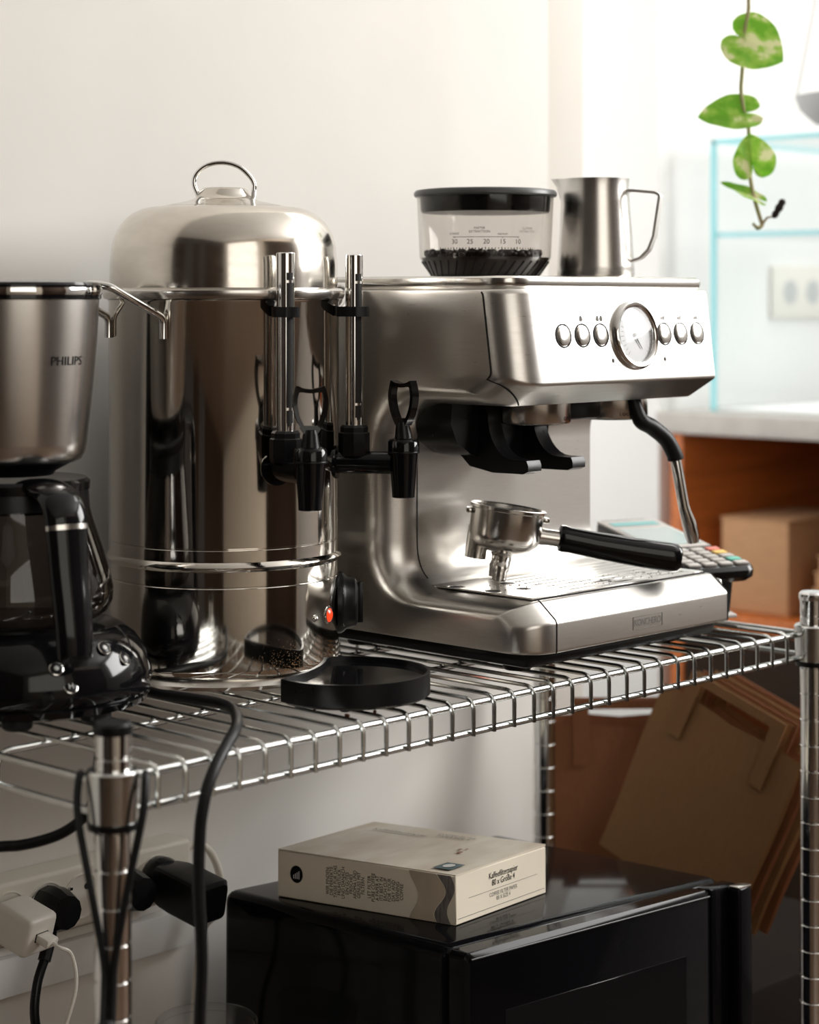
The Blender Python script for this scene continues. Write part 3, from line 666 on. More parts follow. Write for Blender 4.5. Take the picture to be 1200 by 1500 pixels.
# milk jug on the machine
jg = thing('milk_jug', 'small steel milk frothing jug on top of the espresso machine', 'jug', (.6400, .1161, SZ+.3522), math.atan2(DR.y, DR.x)-R(20))
b = B(); n = 64; rings = []
for r_, z in ((.030, .0002), (.0360, .0004), (.0376, .003), (.0372, .012), (.0350, .045), (.0325, .075), (.0318, .088), (.0325, .0955)):
    ring = []
    for i in range(n):
        a = 2*pi*i/n; d = abs(a-pi); t = max(0, (z-.060)/.0355); k = math.exp(-(d/.34)**2)*t**2
        ring.append(Vector((r_*cos(a)-.0125*k, r_*sin(a)*(1-.10*k), z+.0010*k)))
    rings.append(ring)
inn = [[Vector((p.x*.965, p.y*.965, p.z)) for p in r_] for r_ in reversed(rings[1:])]
loft(b, rings+inn); obj('body', b, 'brushv', jg)
b = B(); strap(b, fillet([(.0315, 0, .0835), (.037, 0, .0838), (.0590, 0, .0815), (.0640, 0, .0790), (.0580, 0, .0400), (.0530, 0, .0270), (.0450, 0, .0190), (.0362, 0, .0160)], [0, 0, .006, .008, 0, .010, .008, 0], 6), .0125, .0024, (0, 1, 0)); obj('handle', b, mat('matt_steel', (.80, .78, .75), .42, 1, var=.04), jg)

# portafilter lying on the grate
pfy = math.atan2(-.0743, .0854)
pf = thing('portafilter', 'steel portafilter with thick black handle lying on the drip grate', 'portafilter', (.438+.0590, -.0033+.1190, SZ+.0752), rot=(0, R(8.5), pfy))
b = B(); lathe(b, [(.012, .0245), (.0200, .0262), (.0275, .0300), (.0315, .0350), (.0330, .0405), (.0338, .0630), (.0352, .0640), (.0352, .0668), (.0335, .0672), (.0318, .0660), (.0310, .0450), (.02, .0440)], 56); pfb = obj('bowl', b, 'steel', pf)
b = B(); lathe(b, [(.0310, .0625), (.0305, .0600), (.002, .0590)], 40, cap0=False); obj('basket', b, 'black', pfb)
for a in (10, 175):
    b = B(); mt = Matrix.Rotation(R(a), 4, 'Z'); box(b, .033, .0385, -.009, .009, .0565, .0615, .0015, mtx=mt); obj('locking_ear', b, 'steel', pfb)
b = B(); lathe(b, [(.0085, .0130), (.0090, .0200), (.0120, .0270)], 24); sp = obj('spout', b, 'steel', pf)
for s in (-1, 1):
    b = B(); tube(b, smooth([(0, s*.002, .022), (0, s*.0085, .0165), (-.001, s*.0125, .0085), (-.001, s*.0125, .0004)], 6), [.0085]*6+[.0076]*6+[.0066]*7, 14); obj('spout_nozzle', b, 'steel', sp)
b = B(); lathe(b, [(.0100, .0160), (.0102, .0180), (.0102, .046)], 24, Matrix.Translation((-.0235, .004, 0))); obj('hinge_boss', b, 'steel', pf)
b = B(); tube(b, [(.030, 0, .044), (.038, 0, .044), (.056, 0, .0440)], [.0085, .0075, .0075], 20); obj('neck', b, 'steel', pf)
b = B(); rr = []
for x, w, h, cz in ((.0500, .0085, .0090, .0445), (.0510, .0105, .0120, .0450), (.054, .0112, .0125, .0450), (.060, .0112, .0118, .0445), (.085, .0125, .0122, .0430), (.120, .0135, .0130, .0420), (.155, .0140, .0135, .0415), (.1615, .0135, .0130, .0415), (.1645, .0110, .0105, .0415), (.1652, .006, .006, .0415)):
    rr.append([Vector((x, w*math.copysign(abs(cos(a))**.75, cos(a)), cz+h*math.copysign(abs(sin(a))**.75, sin(a)))) for a in (2*pi*k/28 for k in range(28))])
loft(b, rr); obj('handle', b, 'blackgloss', pf)

# card payment terminal on a tilted stand
ct_rot = Matrix.Rotation(R(-20), 4, 'Z') @ Matrix.Rotation(R(9), 4, 'X')
ct = thing('card_terminal', 'grey card payment terminal with coloured keys behind the espresso machine', 'card terminal', (.765, .055, SZ+.0490), rot=ct_rot.to_euler())
def rr_poly(w, l, taper=.006): return fillet([(-w/2, 0, 0), (w/2, 0, 0), (w/2-taper, l, 0), (-w/2+taper, l, 0)], .012, 5, closed=True)
b = B(); q = rr_poly(.080, .195); cc = Vector((0, .0975, 0))
loft(b, [[cc+(p-cc)*k+Vector((0, 0, z)) for p in q] for k, z in ((.93, 0), (1, .006), (1, .013), (.97, .0165))]); obj('housing', b, 'blackgloss', ct)
b = B(); box(b, -.036, .036, .078, .186, .0155, .0180, .001); sc = obj('faceplate', b, 'stone', ct)
b = B(); box(b, -.031, .031, .085, .150, .0180, .0184); obj('screen', b, mat('lcd', (.40, .46, .45), .12), sc)
b = B(); box(b, -.028, .028, .162, .175, .0180, .0184); obj('maker_strip', b, mat('teal_print', (.16, .42, .42), .4), sc)
for i in range(5):
    for j in range(4):
        c = M['stone']
        if j == 3: c = [mat('red_key', (.75, .20, .15), .4), mat('yellow_key', (.85, .55, .12), .4), M['stone'], mat('green_key', (.12, .50, .40), .4), M['stone']][i] if i in (0, 1, 3) else M['stone']
        b = B(); x = -.0285+j*.019; y = .064-i*.0125; box(b, x-.0075, x+.0075, y-.0045, y+.0045, .0160, .0190, .0012); obj('key', b, c, ct)
b = B(); lw = Matrix.Identity(4); box(b, -.030, .020, .010, .075, -.036, .001, .004); obj('stand', b, 'black', ct)
b = B(); box(b, -.034, .024, .004, .082, -.0370, -.033, .002); obj('stand_foot', b, 'stone', ct)

# ------------------------------------------------------------------ microwave oven, tilted slightly back on its feet
MW, MD, MH = .374, .316, .255
mrot = Matrix.Rotation(R(-3.4), 3, DR) @ Matrix.Rotation(R(-1.5), 3, 'Z')
top_fl = Vector((.328, 0, SZ-.2027))
morg = top_fl - mrot @ Vector((0, 0, MH))
mw = thing('microwave_oven', 'black glossy microwave oven under the shelf', 'microwave', morg, rot=mrot.to_euler())
b = B(); box(b, 0, MW, .022, MD, .0, MH, .011, 4); obj('casing', b, 'ovenblack', mw)
b = B(); q = fillet([(.0, .0, 0), (MW-.045, .0, 0), (MW-.045, MH-.004, 0), (.0, MH-.004, 0)], .006, 3, closed=True)
loft(b, [[Vector((p.x, yy, .002+p.y)) for p in q] for yy in (.021, .004)] + [[Vector((.005+(p.x)*(MW-.055)/(MW-.045), 0, .007+(p.y)*(MH-.014)/(MH-.004))) for p in q]]); dr = obj('door', b, 'ovenblack', mw)
b = B(); box(b, .045, MW-.085, -.0008, .002, .045, MH-.055, .0006, 1); obj('door_window', b, 'ovenblack', dr)
b = B(); tube(b, [(.004, -.0006, MH-.007), (MW-.050, -.0006, MH-.007)], .0009, 6); obj('door_edge', b, 'black', dr)
b = B(); box(b, MW-.043, MW-.001, .002, .022, .002, MH-.002, .004, 2); obj('control_panel', b, 'ovenblack', mw)
b = B(); box(b, MW-.020, MW+.002, -.012, .003, .02, MH-.002, .004, 3); hdl = obj('door_handle', b, 'ovenblack', mw)
b = B(); box(b, MW-.019, MW+.001, -.0115, .000, MH-.0035, MH-.0015, .0008); obj('handle_cap', b, 'steel', hdl, 'bright cap on handle end')
for x in (.04, MW-.04):
    for yy in (.05, MD-.04):
        wz = (morg + mrot @ Vector((x, yy, 0))).z-(LZ+.0078)
        b = B(); lathe(b, [(.012, -wz), (.016, -wz+.004), (.016, .001)], 18, Matrix.Translation((x, yy, 0))); obj('foot', b, 'rubber', mw)

# box of filter papers on the microwave
mup = mrot @ Vector((0, 0, 1))
brot = Matrix.Rotation(R(-3.4), 3, DR) @ Matrix.Rotation(R(9.3), 3, 'Z')
FB = (.151, .195, .0425)
on_top = lambda x, y: top_fl + mrot @ Vector((x, y, 0))
# foot point of the near lower corner on the microwave's top plane
pc = Vector((.3845, .0649, 0)); t_ = mrot @ Vector((0, 0, 1)); pc.z = top_fl.z - (t_.x*(pc.x-top_fl.x)+t_.y*(pc.y-top_fl.y))/t_.z + .0004
fb = thing('coffee_filter_box', 'cream cardboard box of coffee filter papers on top of the microwave', 'box', pc, rot=brot.to_euler())
b = B(); box(b, 0, FB[0], 0, FB[1], 0, FB[2]-.0006, .0008, 1); ctn = obj('carton', b, 'boxpaper', fb)
b = B(); loft(b, [[Vector(p) for p in ((.0005, .0005, FB[2]-.0004), (FB[0]+.0003, .0005, FB[2]-.0002), (FB[0]+.0003, FB[1], FB[2]-.0002), (.0005, FB[1], FB[2]-.0004))], [Vector(p) for p in ((.0005, .0005, FB[2]+.0004), (FB[0]+.0003, .0005, FB[2]+.0016), (FB[0]+.0003, FB[1], FB[2]+.0010), (.0005, FB[1], FB[2]+.0004))]])
m_top = mat('marbled_card', (.78, .72, .61), .5, var=1, vscale=12, stretch=(1, 3, 1), col2=(.62, .53, .42)); obj('top_flap', b, m_top, fb)
# front end (faces the rack front): names and size
fe = lambda cx, cz: (lambda u, v: Vector((cx+u, -.0003, cz+v)))
lettering('title_print', 'Kaffeefilterpapier\n80 x Größe 4', .0076, fe(.077, .0290), 'ink', fb, sx=.92, lines=.85)
lettering('subtitle_print', 'COFFEE FILTER PAPER\n80 X SIZE 4', .0052, fe(.077, .0135), 'greyink', fb, sx=.92, lines=.85)
b = B()
for z, h in ((.0200, .0002), (.0050, .00025)): b.faces.new([b.verts.new(Vector(p)) for p in ((.02 if z > .01 else .003, -.0003, z-h), (.135 if z > .01 else .148, -.0003, z-h), (.135 if z > .01 else .148, -.0003, z+h), (.02 if z > .01 else .003, -.0003, z+h))])
obj('rule_print', b, 'greyink', fb)
# long side: paragraphs printed sideways, round stamp, dark wavy band
sdf = lambda cy, cz: (lambda u, v: Vector((-.0003, cy-u, cz+v)))
sfr = lambda cy, cz: (lambda u, v: Vector((-.0003, cy-v*-1, cz+u)))
para = ('WIR FINDEN:\nDIE PERFEKTE\nTASSE FUR DAS\nFRUHSTUCK\nUND DANACH\nEIN GUTES\nFRISCHES\nAROMA UND\nGENUSS MIT\nFILTERN', 'LET FILTER\nPURE COFFEE\nA PAPER AT\nITS BEST IN\nEACH CUP\nFOR YOUR\nDAY AND\nEVENING\nCOFFEE')
for k, (cy, s) in enumerate(((.118, para[0]), (.074, para[1]))):
    lettering('paragraph_print', s, .0053, (lambda cy: (lambda u, v: Vector((-.0003, cy+v, .0215+u))))(cy), 'ink', fb, sx=.78, lines=.82)
b = B(); b.faces.new([b.verts.new(Vector((-.0003, y_, z_))) for y_, z_ in ell(.173, .0225, .0072, .0078, 28)]); obj('stamp_print', b, 'ink', fb)
for k in range(4):
    b = B(); y_ = .1700+k*.0020; b.faces.new([b.verts.new(Vector((-.0005, y_+u, .0225+v))) for u, v in ((-.0005, -.004), (.0005, -.004), (.0005, .003-k*.0012), (-.0005, .003-k*.0012))]); obj('stamp_mark', b, 'whiteink', fb)
b = B(); L0 = []
for k in range(15):
    z = .0006+k*.00293; L0.append([Vector((-.0003, .005+.004*sin(k*.45)+(.0), z)), Vector((-.0003, .016+.006*sin(k*.45+.6), z))])
loft(b, L0, closed_u=False); obj('wave_print', b, mat('wave_ink', (.22, .20, .18), .5, var=.6, vscale=300, stretch=(1, 1, .2)), fb)
b = B(); L0 = []
for k in range(15):
    z = .0006+k*.00293; L0.append([Vector((-.00025, .017+.006*sin(k*.45+.6), z)), Vector((-.00025, .044+.005*sin(k*.4+2), z))])
loft(b, L0, closed_u=False); obj('marble_print', b, mat('marble_ink', (.62, .52, .39), .5, var=.5, vscale=14, stretch=(1, 1, .5)), fb)
tfn = lambda cx, cy: (lambda u, v: Vector((cx-v*-0+u*0+v, cy-u, FB[2]+.0024)))
lettering('top_print', 'Kaffeefilterpapier', .0100, lambda u, v: Vector((.060-v*1.0, .140+u*-1.0, FB[2]+.0018)) if False else Vector((.118+v, .140-u, FB[2]+.0022)), 'greyink', fb, sx=.9)
lettering('top_print', 'COFFEE FILTER\nPAPER SIZE 4', .0070, lambda u, v: Vector((.128+v, .085-u, FB[2]+.0022)), 'greyink', fb, sx=.9)
b = B(); b.faces.new([b.verts.new(Vector((x_, y_, FB[2]+.0019))) for x_, y_ in ((.010, .012), (.034, .012), (.034, .031), (.010, .031))]); obj('badge_print', b, mat('badge_ink', (.06, .11, .12), .5), fb)
b = B(); b.faces.new([b.verts.new(Vector((x_, y_, FB[2]+.0023))) for x_, y_ in ell(.022, .0215, .007, .005, 20)]); obj('badge_mark', b, 'whiteink', fb)
for x_, y_, r_ in ((.075, .045, .0026), (.086, .052, .0018), (.090, .047, .0014)):
    b = B(); b.faces.new([b.verts.new(Vector((p, q_, FB[2]+.0020))) for p, q_ in ell(x_, y_, r_*1.5, r_, 14)]); obj('stain_print', b, mat('rust_ink', (.30, .15, .09), .6), fb)

# ------------------------------------------------------------------ power strip and plugs
ps = thing('power_strip', 'long white power strip with five round sockets on the wall', 'power strip', (.12, .382, SZ-.206))
PYF = .365-.382
b = B(); box(b, -.42, .221, PYF, .0172, -.0278, .0278, .004, 3); obj('housing', b, 'socketwhite', ps)
SX = (.1334, .174, .213, .2555, .2979)
for x in SX:
    mt = axis_mtx((x-.12, PYF, 0), (0, -1, 0), (0, 0, 1))
    b = B(); lathe(b, [(.0205, .0), (.0205, .0012), (.0195, .0014), (.0188, .0004), (.0180, -.0), (.002, .0002)], 36, mt); so = obj('socket', b, 'whiteplastic', ps)
    for s in (-1, 1):
        b = B(); lathe(b, [(.0030, .0003), (.0028, .0008)], 14, Matrix.Translation((s*.0095*cos(R(55)), 0, s*.0095*sin(R(55)))) @ mt); obj('pin_hole', b, 'seam', so)
        b = B(); box(b, s*.0165*cos(R(-35))-.002, s*.0165*cos(R(-35))+.002, PYF-.0026, PYF, s*.0165*sin(R(-35))-.0016, s*.0165*sin(R(-35))+.0016, .0005, mtx=Matrix.Translation((x-.12, 0, 0))); obj('earth_clip', b, 'chrome', so)
def plug(x, label, ln=.030):
    t = thing('power_plug', label, 'plug', (x, .3635, SZ-.2065))
    mt = axis_mtx((0, 0, 0), (0, -1, 0), (0, 0, 1))
    b = B(); lathe(b, [(.0185, .0006), (.0190, .004), (.0195, .012), (.0185, .020), (.0150, ln), (.002, ln+.001)], 12, mt); obj('body', b, 'black', t, ang=20)
    return t
p2 = plug(.174, 'round black plug in the second socket beside the white charger')
b = B(); tube(b, smooth([(-.004, -.012, -.012), (-.010, -.016, -.026), (-.018, -.020, -.040)], 5), .0058, 12); obj('strain_relief', b, 'black', p2)
b = B(); tube(b, smooth([(-.018, -.020, -.040), (-.028, -.024, -.056), (-.034, -.028, -.080), (-.030, -.030, -.104), (-.016, -.030, -.135), (.002, -.020, -.20)], 6), .0042, 10); obj('lead', b, 'black', p2)
p4 = plug(.2555, 'round black plug partly hidden behind the near post', .034)
ad = thing('power_adapter', 'bulky black plug adapter in the rightmost socket of the strip', 'plug', (.2979, .3635, SZ-.2065))
adir = Vector((.006, -.080, -.014)).normalized(); mt = axis_mtx((0, 0, 0), (0, -1, 0), (0, 0, 1))
b = B(); lathe(b, [(.0190, .0006), (.0205, .003), (.0205, .010), (.0185, .016)], 28, mt); obj('plug_head', b, 'black', ad)
mt = axis_mtx((0, -.012, 0), adir, (0, 0, 1))
b = B()
sec = lambda w, h, z: [mt @ Vector((x, y, z)) for x, y in [(p.x, p.y) for p in fillet([(-h, -w, 0), (h, -w, 0), (h, w, 0), (-h, w, 0)], .006, 3, closed=True)]]
loft(b, [sec(.0165, .0165, 0), sec(.019, .0185, .012), sec(.020, .0190, .026), sec(.020, .019, .060), sec(.017, .016, .064)]); obj('body', b, 'black', ad, ang=25)
b = B(); tube(b, smooth([mt @ Vector((-.010, .006, .062)), mt @ Vector((-.030, .009, .066)), mt @ Vector((-.060, .008, .068)), mt @ Vector((-.10, .004, .066)), mt @ Vector((-.20, 0, .08))], 6), .0022, 8); obj('lead', b, 'black', ad)
ch = thing('usb_charger', 'white square phone charger in the leftmost socket with thin white cable', 'charger', (.1334, .3635, SZ-.207))
cd = Vector((.18, -.90, -.26)).normalized(); mt = axis_mtx((-.004, -.002, .002), cd, (0, 0, 1))
b = B(); box(b, -.018, .018, -.018, .018, 0, .042, .005, 3, mtx=mt); obj('body', b, 'whiteplastic', ch)
b = B(); box(b, -.004, .004, -.0075, .0075, .0415, .0425, .0002, 1, mtx=mt); obj('usb_port', b, 'seam', ch)
b = B(); box(b, -.0038, .0038, -.0070, .0070, .0418, .056, .0015, mtx=mt); obj('cable_plug', b, 'whiteplastic', ch)
e0 = mt @ Vector((0, 0, .056)); 
b = B(); tube(b, smooth([e0, e0+cd*.008, e0+Vector((.012, -.010, -.010)), e0+Vector((.014, -.014, -.035)), e0+Vector((.004, -.014, -.065)), e0+Vector((-.012, -.010, -.10)), e0+Vector((-.02, -.01, -.16))], 6), .0017, 8); obj('cable', b, 'whiteplastic', ch)
b = B(); tube(b, smooth([(.338, .372, SZ-.190), (.352, .370, SZ-.187), (.368, .368, SZ-.198), (.378, .366, SZ-.225), (.374, .366, SZ-.255), (.358, .370, SZ-.275), (.350, .372, SZ-.36)], 6), .0038, 10); tag(obj('strip_cable', b, 'socketwhite'), 'white cable curving from the right end of the power strip', 'cable')

# loose cords
b = B(); tube(b, smooth([(.155, .222, SZ+.0125), (.146, .195, SZ+.0120), (.141, .168, SZ+.0120), (.1455, .1330, SZ+.0125), (0.1486, 0.1027, SZ+.0125), (0.1390, 0.0738, SZ+.0125), (0.0911, 0.0151, SZ+0.0164), (0.0651, -0.0040, SZ+0.0092), (0.0458, -0.0143, SZ-0.0008), (0.0340, -0.0193, SZ-0.0126), (0.0290, -0.0199, SZ-0.0261), (0.0267, -0.0189, SZ-0.0452), (0.0267, -0.0175, SZ-0.0840), (0.0309, -0.0161, SZ-0.1335), (0.0332, -0.0113, SZ-0.1739), (0.0354, -0.0064, SZ-0.2145)], 8), .0044, 14); tag(obj('electrical_cable', b, 'rubber'), 'thick black cable running off the shelf and hanging down its front', 'cable')
b = B(); tube(b, smooth([(-.12, .25, SZ-.090), (-.0173, .1781, SZ-.0838), (.0007, .1595, SZ-.0818), (.0168, .1428, SZ-.0761), (.0275, .1316, SZ-.0683), (.0358, .123, SZ-.057), (.0390, .1180, SZ-.0415), (.0381, .112, SZ-.015), (.0381, .108, SZ+.012)], 7), .0042, 12); tag(obj('electrical_cable', b, 'rubber'), 'black cable drooping under the shelf to the left edge', 'cable')
b = B(); tube(b, smooth([(.02, .05, SZ-.240), (.048, .06, SZ-.245), (.072, .08, SZ-.252), (.10, .11, SZ-.27), (.12, .13, SZ-.36)], 7), .0040, 10); tag(obj('electrical_cable', b, 'rubber'), 'black cable crossing behind the near post at the bottom edge', 'cable')

# clear tub on the lower shelf
tb = thing('plastic_tub', 'clear plastic tub with a lid left of the microwave', 'tub', (.262, .25, LZ+.0066))
hgt = SZ-.300-(LZ+.0066)
b = B(); lathe(b, [(.030, 0), (.034, .001), (.043, hgt-.008)], 40, cap1=False); obj('body', b, 'tubglass', tb)
b = B(); lathe(b, [(.0445, hgt-.010), (.0452, hgt-.008), (.0452, hgt-.003), (.0430, hgt-.001), (.040, hgt-.002), (.002, hgt-.002)], 40, cap0=False); obj('lid', b, 'tubglass', tb)
# coffee crumbs by the tray
b = B()
for x, y in ((.192, .012), (.207, .014), (.217, .008), (.2, .05)):
    bmesh.ops.create_icosphere(b, subdivisions=1, radius=.0016, matrix=Matrix.Translation((round(x/.0254)*.0254, y, SZ+.0074)))
tag(obj('coffee_crumbs', b, 'grounds', kind='stuff'), 'few brown coffee crumbs on the wires beside the drip tray', 'crumbs')

# ------------------------------------------------------------------ paper bags on a dark crate
SUP = SZ-.392
cr_ = thing('storage_crate', 'dark wooden crate right of the microwave under the paper bags', 'crate', (1.02, .30, 0))
b = B(); box(b, -.16, .18, -.20, .26, 0, SUP-.001, .006); obj('box_body', b, 'crate', cr_)
def paper_bag(origin, xd, zd, w, h, t, label, m, handle=True, group='paper carrier bags beside the rack'):
    xd = Vector(xd).normalized(); zd = Vector(zd); zd = (zd-xd*zd.dot(xd)).normalized(); yd = zd.cross(xd)
    mt = Matrix((xd, yd, zd)).transposed().to_4x4(); mt.translation = Vector(origin)
    o = thing('paper_bag', label, 'bag', mt.translation, rot=mt.to_euler(), group=group)
    b = B(); rings = []
    for k in range(7):
        f = k/6; z = h*f; bulge = t*(.5+.5*sin(pi*min(1, f*1.0)))*(1 if f < .9 else .8)
        ring = []
        for x, y in ((0, -.5), (.25, -.62), (.5, -.66), (.75, -.62), (1, -.5), (.985, 0), (1, .5), (.75, .62), (.5, .66), (.25, .62), (0, .5), (.015, 0)):
            ring.append(Vector((w*x+.0012*sin(5*f+x*4), y*bulge+.0010*sin(7*f+3*x), z + (.002*sin(9*x) if k == 6 else 0))))
        rings.append(ring)
    loft(b, rings, cap1=False); obj('paper_body', b, m, o)
    b = B(); rings = [[Vector((w*.03, -t*.5-.0004, z)), Vector((w*.97, -t*.5-.0004, z)), Vector((w*.97, -t*.5-.0009, z)), Vector((w*.03, -t*.5-.0009, z))] for z in (.0, .0)]
    if handle:
        for s in (-1, 1):
            b = B(); hw = w*.30; y = s*t*.45
            strap(b, fillet([(w/2-hw, y-s*.001, h-.045), (w/2-hw, y-s*.001, h+.030), (w/2-hw*.9, y, h+.040), (w/2+hw*.9, y, h+.040), (w/2+hw, y-s*.001, h+.030), (w/2+hw, y-s*.001, h-.045)], [0, .004, .004, .004, .004, 0], 2), .017, .0012, (0, 1, 0)) if False else None
            b = B()
            hz0, hz1, ww = h-.045, h+.030, .018
            for pts in (((w/2-hw-ww/2, hz0), (w/2-hw+ww/2, hz0), (w/2-hw+ww/2, hz1-ww*.6), (w/2-hw-ww/2, hz1)), ((w/2+hw-ww/2, hz0), (w/2+hw+ww/2, hz0), (w/2+hw+ww/2, hz1), (w/2+hw-ww/2, hz1-ww*.6)), ((w/2-hw-ww/2, hz1), (w/2-hw+ww/2, hz1-ww*.6), (w/2+hw-ww/2, hz1-ww*.6), (w/2+hw+ww/2, hz1))):
                y0 = s*(t*.62+.0006); y1 = y0+s*.0012
                loft(b, [[Vector((x, yy, z)) for x, z in pts] for yy in (y0, y1)])
            obj('handle', b, m, o)
    return o
XD, ZD = Vector((-.0226, -.1928, -.0569)), Vector((.037, -.038, .154))
ZN = (ZD-XD.normalized()*ZD.dot(XD.normalized())).normalized(); NB = XD.normalized().cross(ZN)      # away from the aisle or towards it
if NB.dot(DF) < 0: NB = -NB
TL = Vector((.9285, .2483, SZ-.0960)); hb = .195
bag_names = ('foremost brown paper bag of the leaning bundle, handles up', 'second brown paper bag leaning behind the foremost one', 'third brown paper bag back in the leaning bundle', 'rearmost brown paper bag of the leaning bundle')
for k in range(4):
    w_ = XD.length
    shift = NB*(.0138*k) + XD.normalized()*(.006*k) + Vector((0, 0, .004*k))
    paper_bag(TL - ZN*hb + shift, XD, ZN, w_, hb, .007, bag_names[k], 'kraft' if k % 2 == 0 else 'kraft2')
for k in range(2):
    og = Vector((.9045, .3915, SUP+.0005)) + Vector((.0100, .0100, 0))*k*1.38
    paper_bag(og, (.72, -.69, 0), (.02*k-.01, .02, 1), .160, .232+.006*k, .010, ('upright dark brown paper bag standing left of the leaning bundle', 'second upright brown paper bag just behind the front upright one')[k], 'kraft2', handle=(k == 0))

# ------------------------------------------------------------------ counter with open cupboard
CX = 1.763; CT = SZ+.151
co = thing('counter_cabinet', 'orange wood cabinet with open shelf under a grey stone top', 'cabinet', (CX, .3, 0))
def cbx(nm, x0, x1, y0, y1, z0, z1, m, bv=.002, label=None): b = B(); box(b, x0-CX, x1-CX, y0-.3, y1-.3, z0, z1, bv); return obj(nm, b, m, co, label)
YE = .862; YR = -.35; BZ = SZ-.165
cbx('worktop', CX-.015, 2.40, YR, YE+.02, CT-.034, CT, 'stone', .003, 'pale grey stone worktop')
cbx('side_panel', CX, 2.38, YE-.024, YE, 0, CT-.035, 'orangewood'); cbx('side_panel', CX, 2.38, YR, YR+.024, 0, CT-.035, 'orangewood')
cbx('shelf_board', CX, 2.38, YR+.025, YE-.025, BZ-.024, BZ, 'orangewood'); cbx('back_panel', 2.36, 2.38, YR+.025, YE-.025, BZ, CT-.035, 'darkwood')
cbx('lower_door', CX+.002, CX+.022, .25, YE-.026, .06, BZ-.026, 'darkwood'); cbx('lower_door', CX+.002, CX+.022, YR+.026, .245, .06, BZ-.026, 'darkwood'); cbx('plinth', CX+.03, 2.36, YR+.03, YE-.03, 0, .055, 'darkwood')
def carton(name, x0, x1, y0, y1, h, label, m, z=None):
    t = thing(name, label, 'box', ((x0+x1)/2, (y0+y1)/2, z or BZ+.0005), random.uniform(-.03, .03)); a, c = (x1-x0)/2, (y1-y0)/2
    b = B(); box(b, -a, a, -c, c, 0, h-.003, .003); obj('carton', b, m, t)
    b = B(); box(b, -a-.001, a+.001, -.002-c, -.001, h-.003, h, .001); obj('flap', b, m, t); b = B(); box(b, -a-.001, a+.001, .001, c+.002, h-.0035, h-.0005, .001); obj('flap', b, m, t); return t
carton('cardboard_box', 1.80, 2.02, .665, .790, .150, 'plain tan cardboard box at the left of the open cupboard', 'card')
for k in range(4): carton('flat_carton', 1.80, 1.98, .50-.004*k, .625-.006*k, .025, ('lowest flat brown carton stacked beside the tan box', 'second lowest flat brown carton in the cupboard stack', 'second highest flat brown carton in the cupboard stack', 'topmost flat brown carton in the cupboard stack')[k], 'card', BZ+.0006+k*.0256)

# glass display case on the counter
gc = thing('glass_display_case', 'clear glass display case with teal edges on the counter', 'display case', (1.82, .40, CT))
gx0, gx1, gy0, gy1, gh = 0, .46, -.55, .423, .440
def pane(nm, x0, x1, y0, y1, z0, z1): b = B(); box(b, x0, x1, y0, y1, z0, z1); return obj(nm, b, 'caseglass', gc)
pane('front_pane', 0, .006, gy0, gy1, .001, gh); pane('end_pane', .0062, .455, gy1-.006, gy1, .001, gh); pane('end_pane', .0062, .455, gy0, gy0+.006, .001, gh); pane('top_pane', .0062, .455, gy0+.0062, gy1-.0062, gh-.006, gh); pane('glass_shelf', .0065, .30, gy0+.0062, gy1-.0062, .282, .289)
b = B(); box(b, -.0006, .0068, gy1-.0065, gy1+.0006, .001, gh+.0005); obj('glass_edge', b, 'glassedge', gc, 'teal upright glass edge')
b = B(); box(b, -.0006, .0068, gy0, gy1, gh-.0065, gh+.0006); obj('glass_edge', b, 'glassedge', gc)
b = B(); box(b, .0066, .0075, gy0+.007, gy1-.007, .2815, .2895); obj('glass_edge', b, 'glassedge', gc)
b = B(); box(b, .006, .455, gy1-.0066, gy1+.0006, gh-.0066, gh+.0006); obj('glass_edge', b, 'glassedge', gc)
b = B(); box(b, .01, .45, gy0+.01, gy1-.01, .0005, .004); obj('base_tray', b, 'white', gc)
wp = thing('wall_socket', 'white double wall socket seen blurred through the glass case', 'socket', (2.1609, .8848, SZ+.345))
b = B(); box(b, -.085, .085, -.012, 0, -.046, .046, .004); obj('plate', b, 'whiteplastic', wp)
for x in (-.036, .036):
    b = B(); lathe(b, [(.021, 0), (.021, .001), (.002, .001)], 24, axis_mtx((x, -.0120, 0), (0, -1, 0))); obj('outlet', b, 'greybowl', wp)

# ------------------------------------------------------------------ trailing pothos and hanging bowl
po = thing('trailing_pothos', 'green and cream pothos vine hanging down in front of the glass case', 'plant', (.93, .1313, SZ))
def pp(l, d, z): return DR*l + DF*d + Vector((0, 0, z))
b = B(); tube(b, smooth([pp(-.002, 0, 2.05), pp(-.004, 0, 1.2), pp(-.006, 0, .70), pp(-.006, 0, .645), pp(-.010, 0, .62), pp(-.013, 0, .575), pp(-.014, 0, .555), pp(-.010, 0, .53), pp(-.006, 0, .515), pp(-.006, .0, .49), pp(-.005, 0, .468), pp(-.001, 0, .445), pp(.006, 0, .42), pp(.009, 0, .412)], 6), .0022, 8); obj('stem', b, 'stem', po)
HEART = ((0, 1.0), (12, .90), (30, .78), (50, .70), (75, .62), (105, .56), (130, .50), (150, .42), (168, .26), (180, .05))
def heart_r(a):
    a = abs(a)
    for (a0, r0), (a1, r1) in zip(HEART, HEART[1:]):
        if a <= a1: t = (a-a0)/(a1-a0); return r0+(r1-r0)*t
    return .05
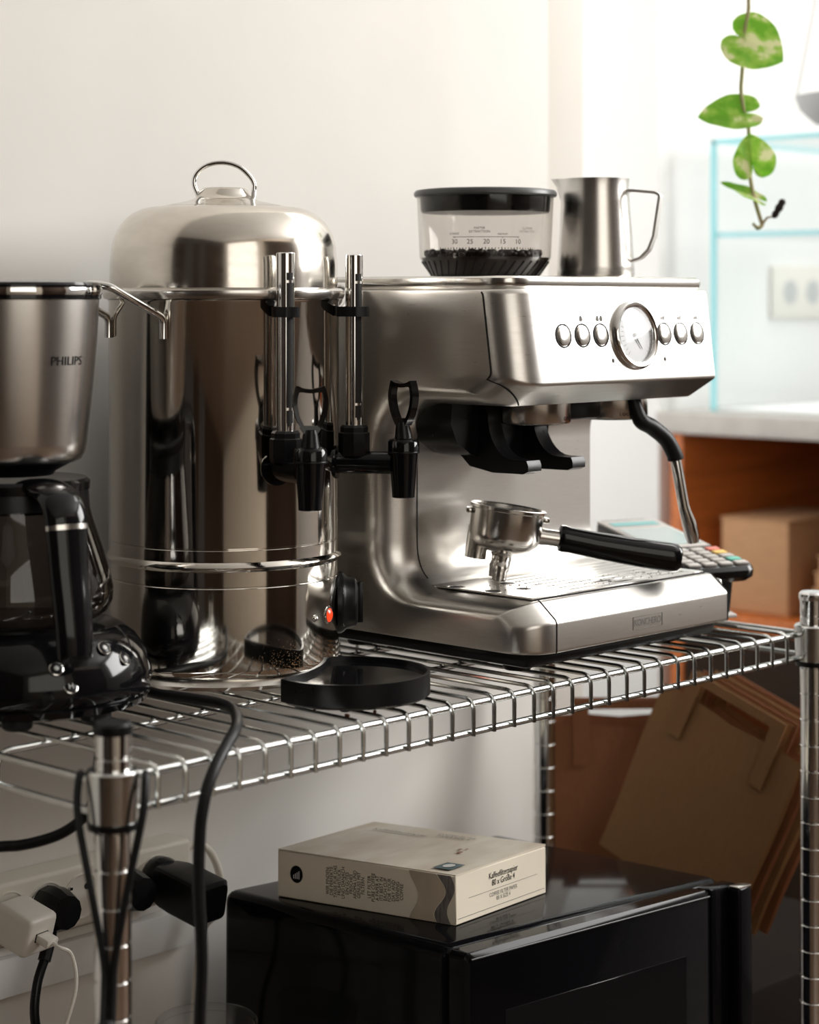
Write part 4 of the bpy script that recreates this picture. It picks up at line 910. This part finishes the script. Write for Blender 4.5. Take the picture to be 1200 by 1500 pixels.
def leaf(base, tip, width, nrm, fold, droop):              # heart-shaped blade fanned out from the leaf base
    base, tip = Vector(base), Vector(tip); ax = tip-base; L_ = ax.length; ax.normalize()
    n = Vector(nrm); n = (n-ax*n.dot(ax)).normalized(); s_ = ax.cross(n); k_ = width/(1.20*L_)
    b = B(); rows = []
    for f in (.02, .2, .4, .6, .8, .93, 1.0):
        row = []
        for j in range(49):
            a = -180+360*j/48; r_ = heart_r(a)*f*L_; x, y = r_*cos(R(a)), r_*sin(R(a))*k_
            row.append(base + ax*x + s_*y + n*(fold*abs(y) - droop*(x/L_)**2*L_*.25 + .0008*sin(a*.12)*f))
        rows.append(row)
    loft(b, rows, closed_u=False)
    return obj('leaf', b, 'leaf', po, ang=80)
CN = -DF
leaf(pp(-.0130, -.003, .6120), pp(.030, -.012, .5880), .066, CN+Vector((.1, 0, .25)), .10, .5)
leaf(pp(-.0105, -.002, .5320), pp(-.0610, -.008, .5290), .043, CN+Vector((0, 0, .45)), .18, .4)
leaf(pp(-.0020, -.004, .4740), pp(-.0060, -.010, .5090), .048, CN+Vector((.15, 0, .1)), .30, .3)
leaf(pp(.000, -.002, .441), pp(-.036, -.004, .459), .016, CN+Vector((0, 0, .9)), .3, .3)
random.seed(11)
b = B(); tube(b, [pp(.009, -.001, .413), pp(.014, -.002, .420)], [.0016, .0012], 8)
obj('leaf_stub', b, 'stem', po)
b = B(); tube(b, smooth([pp(.020, -.002, .419), pp(.024, -.003, .426), pp(.028, -.003, .433), pp(.031, -.003, .439)], 3), [.002, .0045, .0055, .0045, .0058, .0062, .0048, .0055, .0050, .002], 9, flat=.7); wl = obj('withered_tip', b, 'soil', po, 'black withered leaf tip')
b = B(); tube(b, smooth([pp(.009, 0, .412), pp(.004, -.002, .408), pp(-.002, -.003, .413)], 4), [.0022]*6+[.0016]*3, 8); obj('growth_tip', b, 'stem', po)
b = B(); tube(b, [pp(.013, -.002, .419), pp(.022, -.002, .421)], .0011, 6); obj('leaf_stalk', b, 'stem', po)
hbw = thing('hanging_bowl', 'grey bowl hanging on cords at the top right edge', 'hanging planter', (1.548, .358, SZ+.5600))
b = B(); lathe(b, [(.025, 0), (.05, .003), (.080, .014), (.100, .032), (.107, .0505), (.103, .0505), (.09, .04), (.03, .02)], 48); obj('bowl', b, 'greybowl', hbw)
for k in range(3):
    d = Vector((-DR.x, -DR.y, 0)); d.rotate(Matrix.Rotation(2*pi*k/3, 3, 'Z'))
    b = B(); tube(b, [d*.1055+Vector((0, 0, .048)), Vector((0, 0, .60))], .0018, 6); obj('cord', b, 'greybowl', hbw)
b = B(); tube(b, [(0, 0, .598), (0, 0, 2.9-SZ-.56)], .0018, 6); obj('cord', b, 'greybowl', hbw)
